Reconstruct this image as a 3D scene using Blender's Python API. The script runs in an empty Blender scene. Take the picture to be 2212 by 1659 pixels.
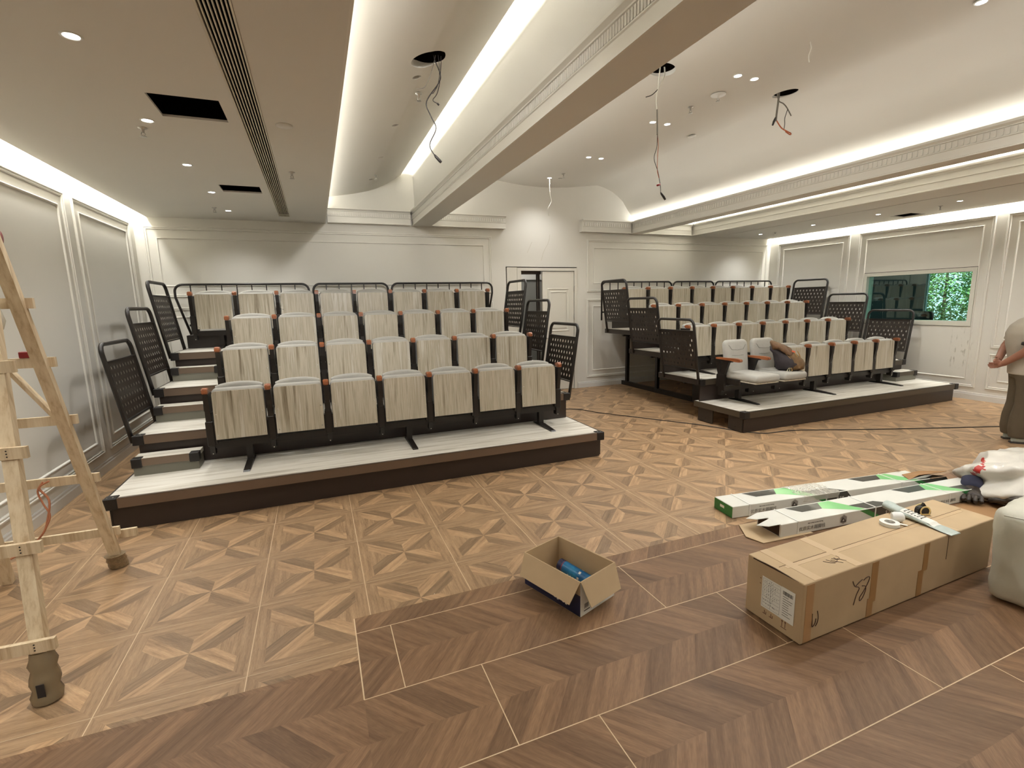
import bpy, bmesh, math, random
from mathutils import Vector, Matrix, Euler
random.seed(7)
D = bpy.data
COL = bpy.context.scene.collection
SC = bpy.context.scene
PI = math.pi

# ------------------------------------------------------------------ camera
F_PX = 1050.764
YAW, PITCH, ROLL = 0.37744029, 0.16577494, 0.02223706
CAM = Vector((1.046849, -2.414510, 1.746553))
fwd = Vector((math.sin(YAW)*math.cos(PITCH), math.cos(YAW)*math.cos(PITCH), -math.sin(PITCH)))
rt = Vector((math.cos(YAW), -math.sin(YAW), 0))
dn = fwd.cross(rt)
r2 = math.cos(ROLL)*rt + math.sin(ROLL)*dn
d2 = -math.sin(ROLL)*rt + math.cos(ROLL)*dn
cam = D.objects.new('camera', D.cameras.new('camera'))
COL.objects.link(cam)
M = Matrix((( r2.x, -d2.x, -fwd.x, CAM.x), (r2.y, -d2.y, -fwd.y, CAM.y), (r2.z, -d2.z, -fwd.z, CAM.z), (0, 0, 0, 1)))
cam.matrix_world = M
cam.data.sensor_width = 36
cam.data.lens = 36*F_PX/2212
cam.data.clip_start = 0.05
SC.camera = cam

# ------------------------------------------------------------------ world, exposure, big lights
SC.view_settings.view_transform = 'Standard'
SC.view_settings.look = 'None'
SC.view_settings.gamma = 1
SC.view_settings.use_curve_mapping = False
SC.view_settings.exposure = 0.50
w = D.worlds.new('sky'); SC.world = w; w.use_nodes = True
w.node_tree.nodes['Background'].inputs[0].default_value = (0.72, 0.88, 1.0, 1)
w.node_tree.nodes['Background'].inputs[1].default_value = 2.2
sun = D.objects.new('sun', D.lights.new('sun', 'SUN')); COL.objects.link(sun)
sun.data.energy = 7.0; sun.data.angle = 0.02; sun.rotation_euler = (0, math.radians(-38), math.radians(20))
SPOT_E, COVE_E = 62.0, 5.0
WARM = (1.0, 0.985, 0.96)
COVEC = (1.0, 0.985, 0.93)

def area(name, loc, sx, sy, rot, energy, color=COVEC, spread=PI):
    l = D.lights.new(name, 'AREA'); l.shape = 'RECTANGLE'; l.size = sx; l.size_y = sy; l.energy = energy; l.color = color; l.spread = spread
    o = D.objects.new(name, l); COL.objects.link(o); o.location = loc; o.rotation_euler = rot
    return o
Y0, YB = -6.8, 6.18      # front and back wall planes
ZC = 3.06                # low ceilings
LY = (Y0+YB)/2; LL = YB-Y0
# concealed cove strips: (x, z, tilt about Y, energy factor)   rot (0,a,0): light points to (-sin a, 0, -cos a)
area('cove_strip', (-1.155, LY, 3.27), 0.05, LL, (0, math.radians(-8), 0), 17*COVE_E)
area('cove_strip', (10.955, LY, 3.27), 0.04, LL, (0, math.radians(8), 0), 24*COVE_E)
area('cove_strip', (1.20, LY, 3.325), 0.03, LL, (0, math.radians(182), 0), 10*COVE_E)
area('cove_strip', (2.44, LY, 3.93), 0.03, LL, (0, math.radians(240), 0), 11*COVE_E)
area('cove_strip', (7.18, LY, 3.312), 0.03, LL, (0, math.radians(150), 0), 5*COVE_E)
area('cove_strip', (2.93, LY, 3.312), 0.03, LL, (0, math.radians(200), 0), 12*COVE_E)
area('cove_strip', (8.74, LY, 3.325), 0.03, LL, (0, math.radians(170), 0), 26*COVE_E)

# ------------------------------------------------------------------ materials
MATS = {}
def pbsdf(name):
    m = D.materials.new(name); m.use_nodes = True
    return m, m.node_tree, m.node_tree.nodes['Principled BSDF']
def lin(c):
    return tuple(((x/255)/12.92 if x/255 <= .04045 else ((x/255+.055)/1.055)**2.4) for x in c)
def mat(name, rgb, rough=.6, metal=0., var=0., scale=8., bump=0., bscale=60., spec=.5, coat=0., sheen=0.):
    if name in MATS: return MATS[name]
    m, nt, b = pbsdf(name); c = lin(rgb)
    b.inputs['Base Color'].default_value = (*c, 1)
    b.inputs['Roughness'].default_value = rough
    b.inputs['Metallic'].default_value = metal
    b.inputs['Specular IOR Level'].default_value = spec
    if coat: b.inputs['Coat Weight'].default_value = coat
    if sheen: b.inputs['Sheen Weight'].default_value = sheen
    tc = nt.nodes.new('ShaderNodeTexCoord')
    if var:
        n = nt.nodes.new('ShaderNodeTexNoise'); n.inputs['Scale'].default_value = scale; n.inputs['Detail'].default_value = 5
        nt.links.new(tc.outputs['Object'], n.inputs['Vector'])
        r = nt.nodes.new('ShaderNodeMapRange'); r.inputs[1].default_value = .3; r.inputs[2].default_value = .7
        r.inputs[3].default_value = 1-var; r.inputs[4].default_value = 1+var
        nt.links.new(n.outputs['Fac'], r.inputs[0])
        v = nt.nodes.new('ShaderNodeVectorMath'); v.operation = 'SCALE'; v.inputs[0].default_value = c
        nt.links.new(r.outputs[0], v.inputs['Scale']); nt.links.new(v.outputs[0], b.inputs['Base Color'])
    if bump:
        n = nt.nodes.new('ShaderNodeTexNoise'); n.inputs['Scale'].default_value = bscale; n.inputs['Detail'].default_value = 4
        nt.links.new(tc.outputs['Object'], n.inputs['Vector'])
        bp = nt.nodes.new('ShaderNodeBump'); bp.inputs['Strength'].default_value = bump; bp.inputs['Distance'].default_value = .01
        nt.links.new(n.outputs['Fac'], bp.inputs['Height']); nt.links.new(bp.outputs[0], b.inputs['Normal'])
    MATS[name] = m
    return m
def emis(name, rgb, s):
    m = D.materials.new(name); m.use_nodes = True; nt = m.node_tree; nt.nodes.clear()
    e = nt.nodes.new('ShaderNodeEmission'); e.inputs[0].default_value = (*rgb, 1); e.inputs[1].default_value = s
    o = nt.nodes.new('ShaderNodeOutputMaterial'); nt.links.new(e.outputs[0], o.inputs[0]); return m
def ramp(nt, stops):
    r = nt.nodes.new('ShaderNodeValToRGB'); cr = r.color_ramp
    while len(cr.elements) < len(stops): cr.elements.new(.5)
    for e, (p, c) in zip(cr.elements, stops): e.position = p; e.color = (*lin(c), 1)
    return r
def streaky(name, stops, sc, rough=.4, nscale=1., tone=False, uv=False, bump=0., spec=.5, dist=0., detail=6, rand=False):
    """wood / laminate: noise stretched by sc, through a colour ramp; optional per-face tone attribute"""
    m, nt, b = pbsdf(name)
    tc = nt.nodes.new('ShaderNodeTexCoord'); mp = nt.nodes.new('ShaderNodeMapping')
    mp.inputs['Scale'].default_value = sc
    src = tc.outputs['UV'] if uv else tc.outputs['Object']
    if rand:
        oi = nt.nodes.new('ShaderNodeObjectInfo'); mu = nt.nodes.new('ShaderNodeMath'); mu.operation = 'MULTIPLY'; mu.inputs[1].default_value = 37.
        nt.links.new(oi.outputs['Random'], mu.inputs[0])
        cb = nt.nodes.new('ShaderNodeCombineXYZ'); nt.links.new(mu.outputs[0], cb.inputs[0])
        ad = nt.nodes.new('ShaderNodeVectorMath'); nt.links.new(src, ad.inputs[0]); nt.links.new(cb.outputs[0], ad.inputs[1]); src = ad.outputs[0]
    nt.links.new(src, mp.inputs['Vector'])
    n = nt.nodes.new('ShaderNodeTexNoise'); n.inputs['Scale'].default_value = nscale; n.inputs['Detail'].default_value = detail
    n.inputs['Distortion'].default_value = dist; n.inputs['Roughness'].default_value = .62
    nt.links.new(mp.outputs[0], n.inputs['Vector'])
    r = ramp(nt, stops); nt.links.new(n.outputs['Fac'], r.inputs[0])
    out = r.outputs[0]
    if tone:
        a = nt.nodes.new('ShaderNodeAttribute'); a.attribute_name = 'tone'
        v = nt.nodes.new('ShaderNodeVectorMath'); v.operation = 'SCALE'
        nt.links.new(out, v.inputs[0]); nt.links.new(a.outputs['Fac'], v.inputs['Scale']); out = v.outputs[0]
    if uv:
        mp2 = nt.nodes.new('ShaderNodeMapping'); mp2.inputs['Scale'].default_value = (sc[0]*9, sc[1]*7, 1); nt.links.new(src, mp2.inputs['Vector'])
        n2 = nt.nodes.new('ShaderNodeTexNoise'); n2.inputs['Scale'].default_value = 1.6; n2.inputs['Detail'].default_value = 4; nt.links.new(mp2.outputs[0], n2.inputs['Vector'])
        q2 = nt.nodes.new('ShaderNodeMapRange'); q2.inputs[1].default_value = .3; q2.inputs[2].default_value = .7; q2.inputs[3].default_value = .84; q2.inputs[4].default_value = 1.14; nt.links.new(n2.outputs['Fac'], q2.inputs[0])
        v2 = nt.nodes.new('ShaderNodeVectorMath'); v2.operation = 'SCALE'; nt.links.new(out, v2.inputs[0]); nt.links.new(q2.outputs[0], v2.inputs['Scale']); out = v2.outputs[0]
    nt.links.new(out, b.inputs['Base Color'])
    b.inputs['Roughness'].default_value = rough; b.inputs['Specular IOR Level'].default_value = spec
    if bump:
        bp = nt.nodes.new('ShaderNodeBump'); bp.inputs['Strength'].default_value = bump; bp.inputs['Distance'].default_value = .002
        nt.links.new(n.outputs['Fac'], bp.inputs['Height']); nt.links.new(bp.outputs[0], b.inputs['Normal'])
    return m, nt, b

WALL = mat('wall_paint', (222, 219, 210), .75, spec=.25, var=.015, scale=1.5)
CEIL = mat('ceiling_paint', (222, 219, 211), .8, spec=.2, var=.01, scale=1.)
TRIM = mat('trim_paint', (226, 223, 214), .5)
BASEP = mat('baseboard_paint', (214, 212, 206), .4)
BLK = mat('black_steel', (30, 25, 21), .38, spec=.5)
BLKP = mat('black_powder_coat', (44, 37, 31), .42, spec=.5)
RISER = mat('dark_riser_panel', (48, 38, 33), .35, spec=.5)
VOID = mat('void_shade', (14, 11, 9), 1., spec=0.)  # near-black colour standing in for the shade inside ceiling openings
NOSE = mat('bronze_nosing', (122, 106, 92), .33, metal=.55)
NOSED = mat('dark_bronze_nosing', (84, 76, 64), .33, metal=.4)
FAB = mat('grey_fabric', (170, 168, 160), .9, bump=.25, bscale=700, sheen=.2, var=.03, scale=30)
ARM = streaky('armrest_wood', [(.3, (112, 62, 34)), (.6, (160, 96, 58)), (.8, (182, 118, 78))], (30, 3, 30), rough=.35)[0]
LAM = streaky('seat_laminate', [(.30, (112, 100, 80)), (.38, (160, 150, 130)), (.46, (190, 182, 164)), (.54, (168, 158, 138)), (.62, (200, 195, 182)), (.74, (158, 148, 126))],
              (1, 1, .022), rough=.35, nscale=17, detail=5, dist=.30, rand=True)[0]
DECK = streaky('deck_laminate', [(.3, (172, 164, 148)), (.5, (212, 207, 195)), (.7, (230, 227, 218))], (.8, 14, 14), rough=.4, nscale=1.6, detail=5)[0]
CARD = mat('cardboard', (184, 160, 126), .8, var=.05, scale=5)
CARDD = mat('cardboard_inside', (150, 114, 76), .85, var=.05, scale=8)
KRAFT = mat('kraft_tape', (156, 118, 72), .3, var=.04, scale=12)
PINE = streaky('raw_pine', [(.3, (176, 150, 116)), (.5, (206, 186, 154)), (.75, (220, 204, 174))], (25, 25, 1.5), rough=.7, nscale=1.5)[0]
WHITEP = mat('white_paper', (226, 226, 218), .6)
STEEL = mat('steel', (190, 188, 182), .3, metal=1.)
INK = mat('black_ink', (28, 24, 24), .7)

# ------------------------------------------------------------------ mesh helpers
class MB:
    def __init__(s): s.b = bmesh.new(); s.mi = 0
    def box(s, x0, x1, y0, y1, z0, z1, bev=0., seg=2, mi=None):
        vs = [s.b.verts.new((x, y, z)) for x in (x0, x1) for y in (y0, y1) for z in (z0, z1)]
        fs = []
        for q in ((0, 1, 3, 2), (4, 6, 7, 5), (0, 4, 5, 1), (2, 3, 7, 6), (0, 2, 6, 4), (1, 5, 7, 3)):
            f = s.b.faces.new([vs[i] for i in q]); f.material_index = s.mi if mi is None else mi; fs.append(f)
        if bev:
            es = list({e for f in fs for e in f.edges})
            r = bmesh.ops.bevel(s.b, geom=es, offset=bev, segments=seg, affect='EDGES', profile=.5)
        return s
    def xbox(s, mtx, sx, sy, sz, bev=0., seg=2):
        n0 = len(s.b.verts); s.b.verts.ensure_lookup_table()
        before = set(s.b.verts)
        s.box(-sx/2, sx/2, -sy/2, sy/2, -sz/2, sz/2, bev, seg)
        nv = [v for v in s.b.verts if v not in before]
        bmesh.ops.transform(s.b, matrix=mtx, verts=nv); return s
    def bar(s, a, b, w, h, up=(0, 0, 1), bev=0.):
        a, b = Vector(a), Vector(b); z = (b-a); L = z.length; z.normalize(); up = Vector(up)
        x = up.cross(z)
        if x.length < 1e-4: x = Vector((1, 0, 0)).cross(z)
        x.normalize(); y = z.cross(x)
        m = Matrix(((x.x, y.x, z.x, 0), (x.y, y.y, z.y, 0), (x.z, y.z, z.z, 0), (0, 0, 0, 1))); m.translation = (a+b)/2
        return s.xbox(m, w, h, L, bev)
    def tube(s, pts, r, n=10, cap=True, closed=False):
        pts = [Vector(p) for p in pts]; rs = r if isinstance(r, (list, tuple)) else [r]*len(pts)
        rings = []; N = len(pts); prev = None
        for i, p in enumerate(pts):
            if closed: t = pts[(i+1) % N]-pts[i-1]
            elif i == 0: t = pts[1]-p
            elif i == N-1: t = p-pts[i-1]
            else: t = pts[i+1]-pts[i-1]
            t.normalize()
            if prev is None:
                u = t.cross(Vector((0, 0, 1)))
                if u.length < .05: u = t.cross(Vector((1, 0, 0)))
            else: u = prev - t*prev.dot(t)
            u.normalize(); prev = u; v = t.cross(u)
            rings.append([s.b.verts.new(p+(u*math.cos(2*PI*k/n)+v*math.sin(2*PI*k/n))*rs[i]) for k in range(n)])
        for i in range(N if closed else N-1):
            A, B = rings[i], rings[(i+1) % N]
            for k in range(n):
                f = s.b.faces.new((A[k], A[(k+1) % n], B[(k+1) % n], B[k])); f.smooth = True; f.material_index = s.mi
        if cap and not closed:
            s.b.faces.new(rings[0][::-1]).material_index = s.mi; s.b.faces.new(rings[-1]).material_index = s.mi
        return s
    def loft(s, rings, n=20, cap=True):
        """rings: (center, axis_u vec (with length rx), axis_v vec (with length ry))"""
        R = []
        for c, u, v in rings:
            c, u, v = Vector(c), Vector(u), Vector(v)
            R.append([s.b.verts.new(c+u*math.cos(2*PI*k/n)+v*math.sin(2*PI*k/n)) for k in range(n)])
        for A, B in zip(R, R[1:]):
            for k in range(n):
                f = s.b.faces.new((A[k], A[(k+1) % n], B[(k+1) % n], B[k])); f.smooth = True; f.material_index = s.mi
        if cap:
            s.b.faces.new(R[0][::-1]); s.b.faces.new(R[-1])
        return s
    def lathe(s, prof, c=(0, 0, 0), n=24, axis='z'):
        rings = []
        for r, h in prof:
            ring = []
            for k in range(n):
                a = 2*PI*k/n; p = (r*math.cos(a), r*math.sin(a), h)
                if axis == 'x': p = (h, p[0], p[1])
                if axis == 'y': p = (p[0], h, p[1])
                ring.append(s.b.verts.new(Vector(p)+Vector(c)))
            rings.append(ring)
        for A, B in zip(rings, rings[1:]):
            for k in range(n):
                f = s.b.faces.new((A[k], A[(k+1) % n], B[(k+1) % n], B[k])); f.smooth = True; f.material_index = s.mi
        if prof[0][0] > 1e-5: s.b.faces.new(rings[0][::-1]).material_index = s.mi
        if prof[-1][0] > 1e-5: s.b.faces.new(rings[-1]).material_index = s.mi
        return s
    def prism(s, pts, a, b, axis='y', mi=None):
        """polygon pts (2D) extruded from a to b along axis. axis y: pts are (x,z); x: (y,z); z: (x,y)"""
        def P(p, t): return {'y': (p[0], t, p[1]), 'x': (t, p[0], p[1]), 'z': (p[0], p[1], t)}[axis]
        A = [s.b.verts.new(P(p, a)) for p in pts]; B = [s.b.verts.new(P(p, b)) for p in pts]; n = len(pts)
        k = s.mi if mi is None else mi
        for i in range(n): s.b.faces.new((A[i], A[(i+1) % n], B[(i+1) % n], B[i])).material_index = k
        s.b.faces.new(A[::-1]).material_index = k; s.b.faces.new(B).material_index = k
        return s
    def poly(s, pts, mi=None):
        f = s.b.faces.new([s.b.verts.new(p) for p in pts]); f.material_index = s.mi if mi is None else mi; return f
    def build(s, name, mats, parent=None, smooth=None, norm=True, loc=None):
        if norm: bmesh.ops.recalc_face_normals(s.b, faces=s.b.faces)
        me = D.meshes.new(name); s.b.to_mesh(me); s.b.free()
        for m in (mats if isinstance(mats, (list, tuple)) else [mats]): me.materials.append(m)
        o = D.objects.new(name, me); COL.objects.link(o)
        if parent is not None: o.parent = parent
        if loc is not None: o.location = loc
        if smooth: 
            for p in me.polygons: p.use_smooth = True
        return o
def autosmooth(o, ang=40):
    for p in o.data.polygons: p.use_smooth = True
    o.data.update()
    try: o.data.set_sharp_from_angle(angle=math.radians(ang))
    except Exception: pass
    return o
def sub(o, lv=1):
    m = o.modifiers.new('s', 'SUBSURF'); m.levels = lv; m.render_levels = lv; return o
def empty(name, loc=(0, 0, 0), rz=0.):
    o = D.objects.new(name, None); COL.objects.link(o); o.location = loc; o.rotation_euler = (0, 0, rz); o.empty_display_size = .1
    return o
def tag(o, label, cat, group=None, kind=None):
    o['label'] = label; o['category'] = cat
    if group: o['group'] = group
    if kind: o['kind'] = kind
    return o
def struct(o): o['kind'] = 'structure'; return o
def copy_tree(o, parent=None):
    c = o.copy(); COL.objects.link(c)
    if parent is not None: c.parent = parent
    for ch in list(o.children): copy_tree(ch, c)
    return c
def arc(cx, cy, r, a0, a1, n=6):
    return [(cx+r*math.cos(math.radians(a0+(a1-a0)*i/n)), cy+r*math.sin(math.radians(a0+(a1-a0)*i/n))) for i in range(n+1)]
def smoothpath(pts, k=5):
    pts = [Vector(p) for p in pts]; out = []
    for i in range(len(pts)-1):
        p0 = pts[max(i-1, 0)]; p1 = pts[i]; p2 = pts[i+1]; p3 = pts[min(i+2, len(pts)-1)]
        for j in range(k):
            t = j/k; out.append(.5*((2*p1)+(p2-p0)*t+(2*p0-5*p1+4*p2-p3)*t*t+(3*p1-p0-3*p2+p3)*t**3))
    out.append(pts[-1]); return out
def boolcut(o, cutters):
    """cut the boxes / cylinders (MB lists) out of o, keep one plain mesh"""
    c = MB()
    for f in cutters: f(c)
    co = c.build('cut', VOID)
    m = o.modifiers.new('b', 'BOOLEAN'); m.object = co; m.solver = 'EXACT'; m.operation = 'DIFFERENCE'
    dg = bpy.context.evaluated_depsgraph_get(); me = D.meshes.new_from_object(o.evaluated_get(dg))
    o.modifiers.clear(); old = o.data; o.data = me
    D.objects.remove(co, do_unlink=True)
    return o
def text(name, body, size, m, mtx, parent=None, align='LEFT', extrude=.0004):
    c = D.curves.new(name, 'FONT'); c.body = body; c.size = size; c.align_x = align; c.align_y = 'CENTER'; c.extrude = extrude
    t = D.objects.new(name, c); COL.objects.link(t)
    dg = bpy.context.evaluated_depsgraph_get(); dg.update()
    me = D.meshes.new_from_object(t.evaluated_get(dg)); me.materials.clear(); me.materials.append(m)
    D.objects.remove(t, do_unlink=True)
    o = D.objects.new(name, me); COL.objects.link(o)
    if parent is not None: o.parent = parent
    o.matrix_local = mtx
    return o
def frame3(o, x, y):
    """matrix with origin o, local x axis x, local y axis y"""
    x = Vector(x).normalized(); y = Vector(y).normalized(); z = x.cross(y); y = z.cross(x)
    m = Matrix(((x.x, y.x, z.x, o[0]), (x.y, y.y, z.y, o[1]), (x.z, y.z, z.z, o[2]), (0, 0, 0, 1))); return m

# ================================================================== FLOOR
def clip(poly, a, b, c):       # keep a*x+b*y <= c
    out = []
    for i in range(len(poly)):
        p, q = poly[i], poly[(i+1) % len(poly)]
        dp, dq = a*p[0]+b*p[1]-c, a*q[0]+b*q[1]-c
        if dp <= 0: out.append(p)
        if dp*dq < 0:
            t = dp/(dp-dq); out.append((p[0]+(q[0]-p[0])*t, p[1]+(q[1]-p[1])*t))
    return out
def clipbox(poly, x0, x1, y0, y1):
    for a, b, c in ((-1, 0, -x0), (1, 0, x1), (0, -1, -y0), (0, 1, y1)):
        if len(poly) < 3: return []
        poly = clip(poly, a, b, c)
    return poly if len(poly) >= 3 else []
FX0, FX1 = -1.3, 11.2
FB = bmesh.new(); UVL = FB.loops.layers.uv.new('UVMap'); TONE = FB.faces.layers.float.new('tone')
def piece(poly, ang, tone, z=0., mi=0, seed=None):
    if len(poly) < 3: return
    cx = sum(p[0] for p in poly)/len(poly)
    r = random.random()*50; r_ = random.random()*50
    ca, sa = math.cos(ang), math.sin(ang)
    f = FB.faces.new([FB.verts.new((p[0], p[1], z)) for p in poly]); f[TONE] = tone; f.material_index = mi
    for l in f.loops:
        x, y = l.vert.co.x, l.vert.co.y
        l[UVL].uv = (x*ca+y*sa+r, -x*sa+y*ca+r_)
def regions(y_is_star):
    pass
# star parquet tiles: x<1.11 down to y=-.10, x>1.11 down to y=.25
SREG = [(FX0, 1.11, -.10, YB+.1), (1.11, FX1, .25, YB+.1)]
S, c_, a_ = .6, .232, .115
def star_piece(pts, i, j, ang, tone):
    for R in SREG:
        if (i+1)*S < R[0] or i*S > R[1] or (j+1)*S < R[2]: continue
        pp = clipbox([(i*S+.3+p[0], j*S+.3+p[1]) for p in pts], *R)
        if pp: piece(pp, ang, tone)
for i in range(-3, 19):
    for j in range(-1, 11):
        rr = lambda s=.05: random.uniform(-s, s)
        # frame planks
        for sg in (-1, 1):
            star_piece([(sg*.3, -.3), (sg*.3, .3), (sg*c_, c_), (sg*c_, -c_)], i, j, PI/2, 1.0+rr())
            star_piece([(-.3, sg*.3), (.3, sg*.3), (c_, sg*c_), (-c_, sg*c_)], i, j, 0, .97+rr())
        # side triangles
        d = c_-a_
        star_piece([(a_, 0), (c_, d), (c_, -d)], i, j, PI/2, 1.02+rr())
        star_piece([(-a_, 0), (-c_, d), (-c_, -d)], i, j, PI/2, .98+rr())
        star_piece([(0, a_), (d, c_), (-d, c_)], i, j, 0, 1.0+rr())
        star_piece([(0, -a_), (d, -c_), (-d, -c_)], i, j, 0, 1.02+rr())
        for k in range(8):
            t0 = k*PI/4
            if k % 2 == 0:   # axis dir first, then diagonal
                ax = (round(math.cos(t0)), round(math.sin(t0))); dg_ = (round(math.cos(t0+PI/4)*1.4), round(math.sin(t0+PI/4)*1.4))
                light = False
            else:
                dg_ = (round(math.cos(t0)*1.4), round(math.sin(t0)*1.4)); ax = (round(math.cos(t0+PI/4)), round(math.sin(t0+PI/4)))
                light = True
            A = (ax[0]*a_, ax[1]*a_); Cn = (dg_[0]*c_, dg_[1]*c_)
            Tp = (A[0]+dg_[0]*d, A[1]+dg_[1]*d)
            star_piece([(0, 0), A, Tp, Cn], i, j, math.atan2(dg_[1], dg_[0]), (1.27 if light else .72)+rr(.06))
# chevron parquet
CREG = [(FX0, 1.11, Y0-.1, -.10), (1.11, FX1, Y0-.1, .25)]
HR = .482; TL = 1.487; PW = .149; SL = .21
rows = range(-1, 15)
for r in rows:
    yt = .112-r*HR; ym = yt-HR/2; yb = yt-HR
    ph = 1.293+.370*r
    k0 = int((FX0-ph)/PW)-6; k1 = int((FX1-ph)/PW)+6
    for k in range(k0, k1):
        x = ph+k*PW
        for R in CREG:
            if R[3] < yb: continue
            t1 = 1.0+random.uniform(-.20, .20); t2 = 1.0+random.uniform(-.20, .20)
            piece(clipbox([(x, yt), (x+PW, yt), (x+PW+SL, ym), (x+SL, ym)], *R), math.atan2(-HR/2, SL), t1*.97, mi=2)
            piece(clipbox([(x, yb), (x+PW, yb), (x+PW+SL, ym), (x+SL, ym)], *R), math.atan2(HR/2, SL), t2*1.02, mi=2)
# grout lines
def line(x0, y0, x1, y1, w, tone=1.0, mi=1):
    dx, dy = x1-x0, y1-y0; L = math.hypot(dx, dy); nx, ny = -dy/L*w/2, dx/L*w/2
    piece([(x0+nx, y0+ny), (x1+nx, y1+ny), (x1-nx, y1-ny), (x0-nx, y0-ny)], 0, tone, .0008, mi)
for i in range(-2, 19):
    x = i*S
    line(x, -.10 if x < 1.11 else .25, x, YB, .0045, .92)
for j in range(0, 11):
    line(FX0 if j > 0 else FX0, j*S, FX1 if j > 0 else 1.11, j*S, .0030, .82)
line(1.11, -.37, 1.11, .25, .006, .95)
for r in range(0, 15):
    yt = .112-r*HR
    line(1.11 if r < 2 else FX0, yt, FX1, yt, .0045, .95)
    ph = 1.293+.370*r
    for k in range(-3, 8):
        x = ph+k*TL
        if r == 0 and x < 1.2: continue
        if FX0 < x < FX1: line(x, yt, x, yt-HR, .0045, .95)
fm, nt, bs = streaky('parquet', [(.25, (118, 92, 65)), (.5, (155, 125, 93)), (.75, (177, 147, 112))], (2.2, 26, 1), rough=.42, nscale=1.5, tone=True, uv=True, bump=.12, detail=7)
fm2, _n, _b = streaky('chevron_parquet', [(.25, (96, 71, 50)), (.45, (119, 91, 67)), (.6, (130, 101, 75)), (.8, (144, 114, 87))], (1.5, 20, 1), rough=.46, nscale=1.5, tone=True, uv=True, bump=.12, detail=9, dist=.35, spec=.3)
# dust specks on the tiles
tc = nt.nodes.new('ShaderNodeTexCoord'); vo = nt.nodes.new('ShaderNodeTexVoronoi'); vo.inputs['Scale'].default_value = 9; nt.links.new(tc.outputs['Object'], vo.inputs['Vector'])
lt = nt.nodes.new('ShaderNodeMath'); lt.operation = 'LESS_THAN'; lt.inputs[1].default_value = .028; nt.links.new(vo.outputs['Distance'], lt.inputs[0])
nz = nt.nodes.new('ShaderNodeTexNoise'); nz.inputs['Scale'].default_value = 1.1; nt.links.new(tc.outputs['Object'], nz.inputs['Vector'])
gt = nt.nodes.new('ShaderNodeMath'); gt.operation = 'GREATER_THAN'; gt.inputs[1].default_value = .54; nt.links.new(nz.outputs['Fac'], gt.inputs[0])
ml = nt.nodes.new('ShaderNodeMath'); ml.operation = 'MULTIPLY'; nt.links.new(lt.outputs[0], ml.inputs[0]); nt.links.new(gt.outputs[0], ml.inputs[1])
mx = nt.nodes.new('ShaderNodeMix'); mx.data_type = 'RGBA'; src = bs.inputs['Base Color'].links[0].from_socket
nt.links.new(ml.outputs[0], mx.inputs[0]); nt.links.new(src, mx.inputs[6]); mx.inputs[7].default_value = (.7, .66, .58, 1); nt.links.new(mx.outputs[2], bs.inputs['Base Color'])
GROUT = streaky('grout', [(.3, (205, 180, 145)), (.7, (222, 198, 164))], (3, 3, 3), rough=.7, tone=True)[0]
me = D.meshes.new('floor'); FB.to_mesh(me); FB.free(); me.materials.append(fm); me.materials.append(GROUT); me.materials.append(fm2)
fl = D.objects.new('floor', me); COL.objects.link(fl); struct(fl)

# ================================================================== CEILING
MR = {}
def holes_in(o, cut): return boolcut(o, cut)
# left low ceiling
b = MB(); b.box(-1.07, 1.30, Y0-.05, YB+.05, ZC, 3.29); o = b.build('ceiling', CEIL)
left_lights = [(.065, .765+1.16*k) for k in range(-6, 5)]
cuts = [lambda c: c.box(.665, .82, Y0+.3, 5.685, 2.9, 3.4), lambda c: c.box(.187, .583, 1.40, 1.80, 2.9, 3.4), lambda c: c.box(.192, .59, 3.835, 4.175, 2.9, 3.4)]
boolcut(o, cuts); struct(o)
# right low ceiling
b = MB(); b.box(8.62, 10.90, Y0-.05, YB+.05, ZC, 3.29); o = b.build('ceiling', CEIL)
boolcut(o, [lambda c: c.box(9.235, 9.262, Y0+.3, 5.78, 3.0, 3.2), lambda c: c.box(10.31, 10.70, 2.91, 3.24, 2.9, 3.4)]); struct(o)
# curved panels
V2 = [(2.83, 3.31), (2.98, 3.42), (3.18, 3.62), (3.45, 3.80), (3.70, 3.90), (3.90, 3.955)]
V2 += [(3.90+2.42*t, 3.955-.11*math.sin(PI*t)) for t in [k/14 for k in range(1, 14)]]
V2 += [(6.32, 3.955), (6.50, 3.915), (6.66, 3.855), (6.80, 3.77), (6.91, 3.687), (7.02, 3.54), (7.12, 3.42), (7.25, 3.31)]
V1 = [(1.02, 3.36), (1.15, 3.42), (1.30, 3.455), (1.43, 3.476), (1.586, 3.50), (1.8, 3.54), (2.0, 3.588), (2.15, 3.64), (2.3, 3.715), (2.42, 3.787), (2.55, 3.876)]
def shell(prof, th=.05):
    up = []
    for i, p in enumerate(prof):
        q0 = prof[max(i-1, 0)]; q1 = prof[min(i+1, len(prof)-1)]; dx, dz = q1[0]-q0[0], q1[1]-q0[1]; L = math.hypot(dx, dz)
        up.append((p[0]-dz/L*th, p[1]+dx/L*th))
    return prof+up[::-1]
def cyl(x, y, z0, z1, r, n=32):
    return lambda c: c.lathe([(r, z0), (r, z1)], (x, y, 0), n)
b = MB(); b.prism(shell(V2), Y0-.05, YB+.05); o = b.build('ceiling', CEIL)
boolcut(o, [cyl(4.30, 1.735, 3.6, 4.2, .125), cyl(5.94, 1.75, 3.6, 4.2, .125), cyl(5.165, 5.5, 3.6, 4.2, .035, 16)]); struct(o); autosmooth(o, 30)
b = MB(); b.prism(shell(V1), Y0-.05, YB+.05); o = b.build('ceiling', CEIL)
boolcut(o, [cyl(2.005, 1.59, 3.3, 4.0, .13)]+[cyl(1.975, y, 3.3, 4.0, .035, 16) for y in (1.892, 3.04, 4.22, 5.36)]); struct(o); autosmooth(o, 30)
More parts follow.
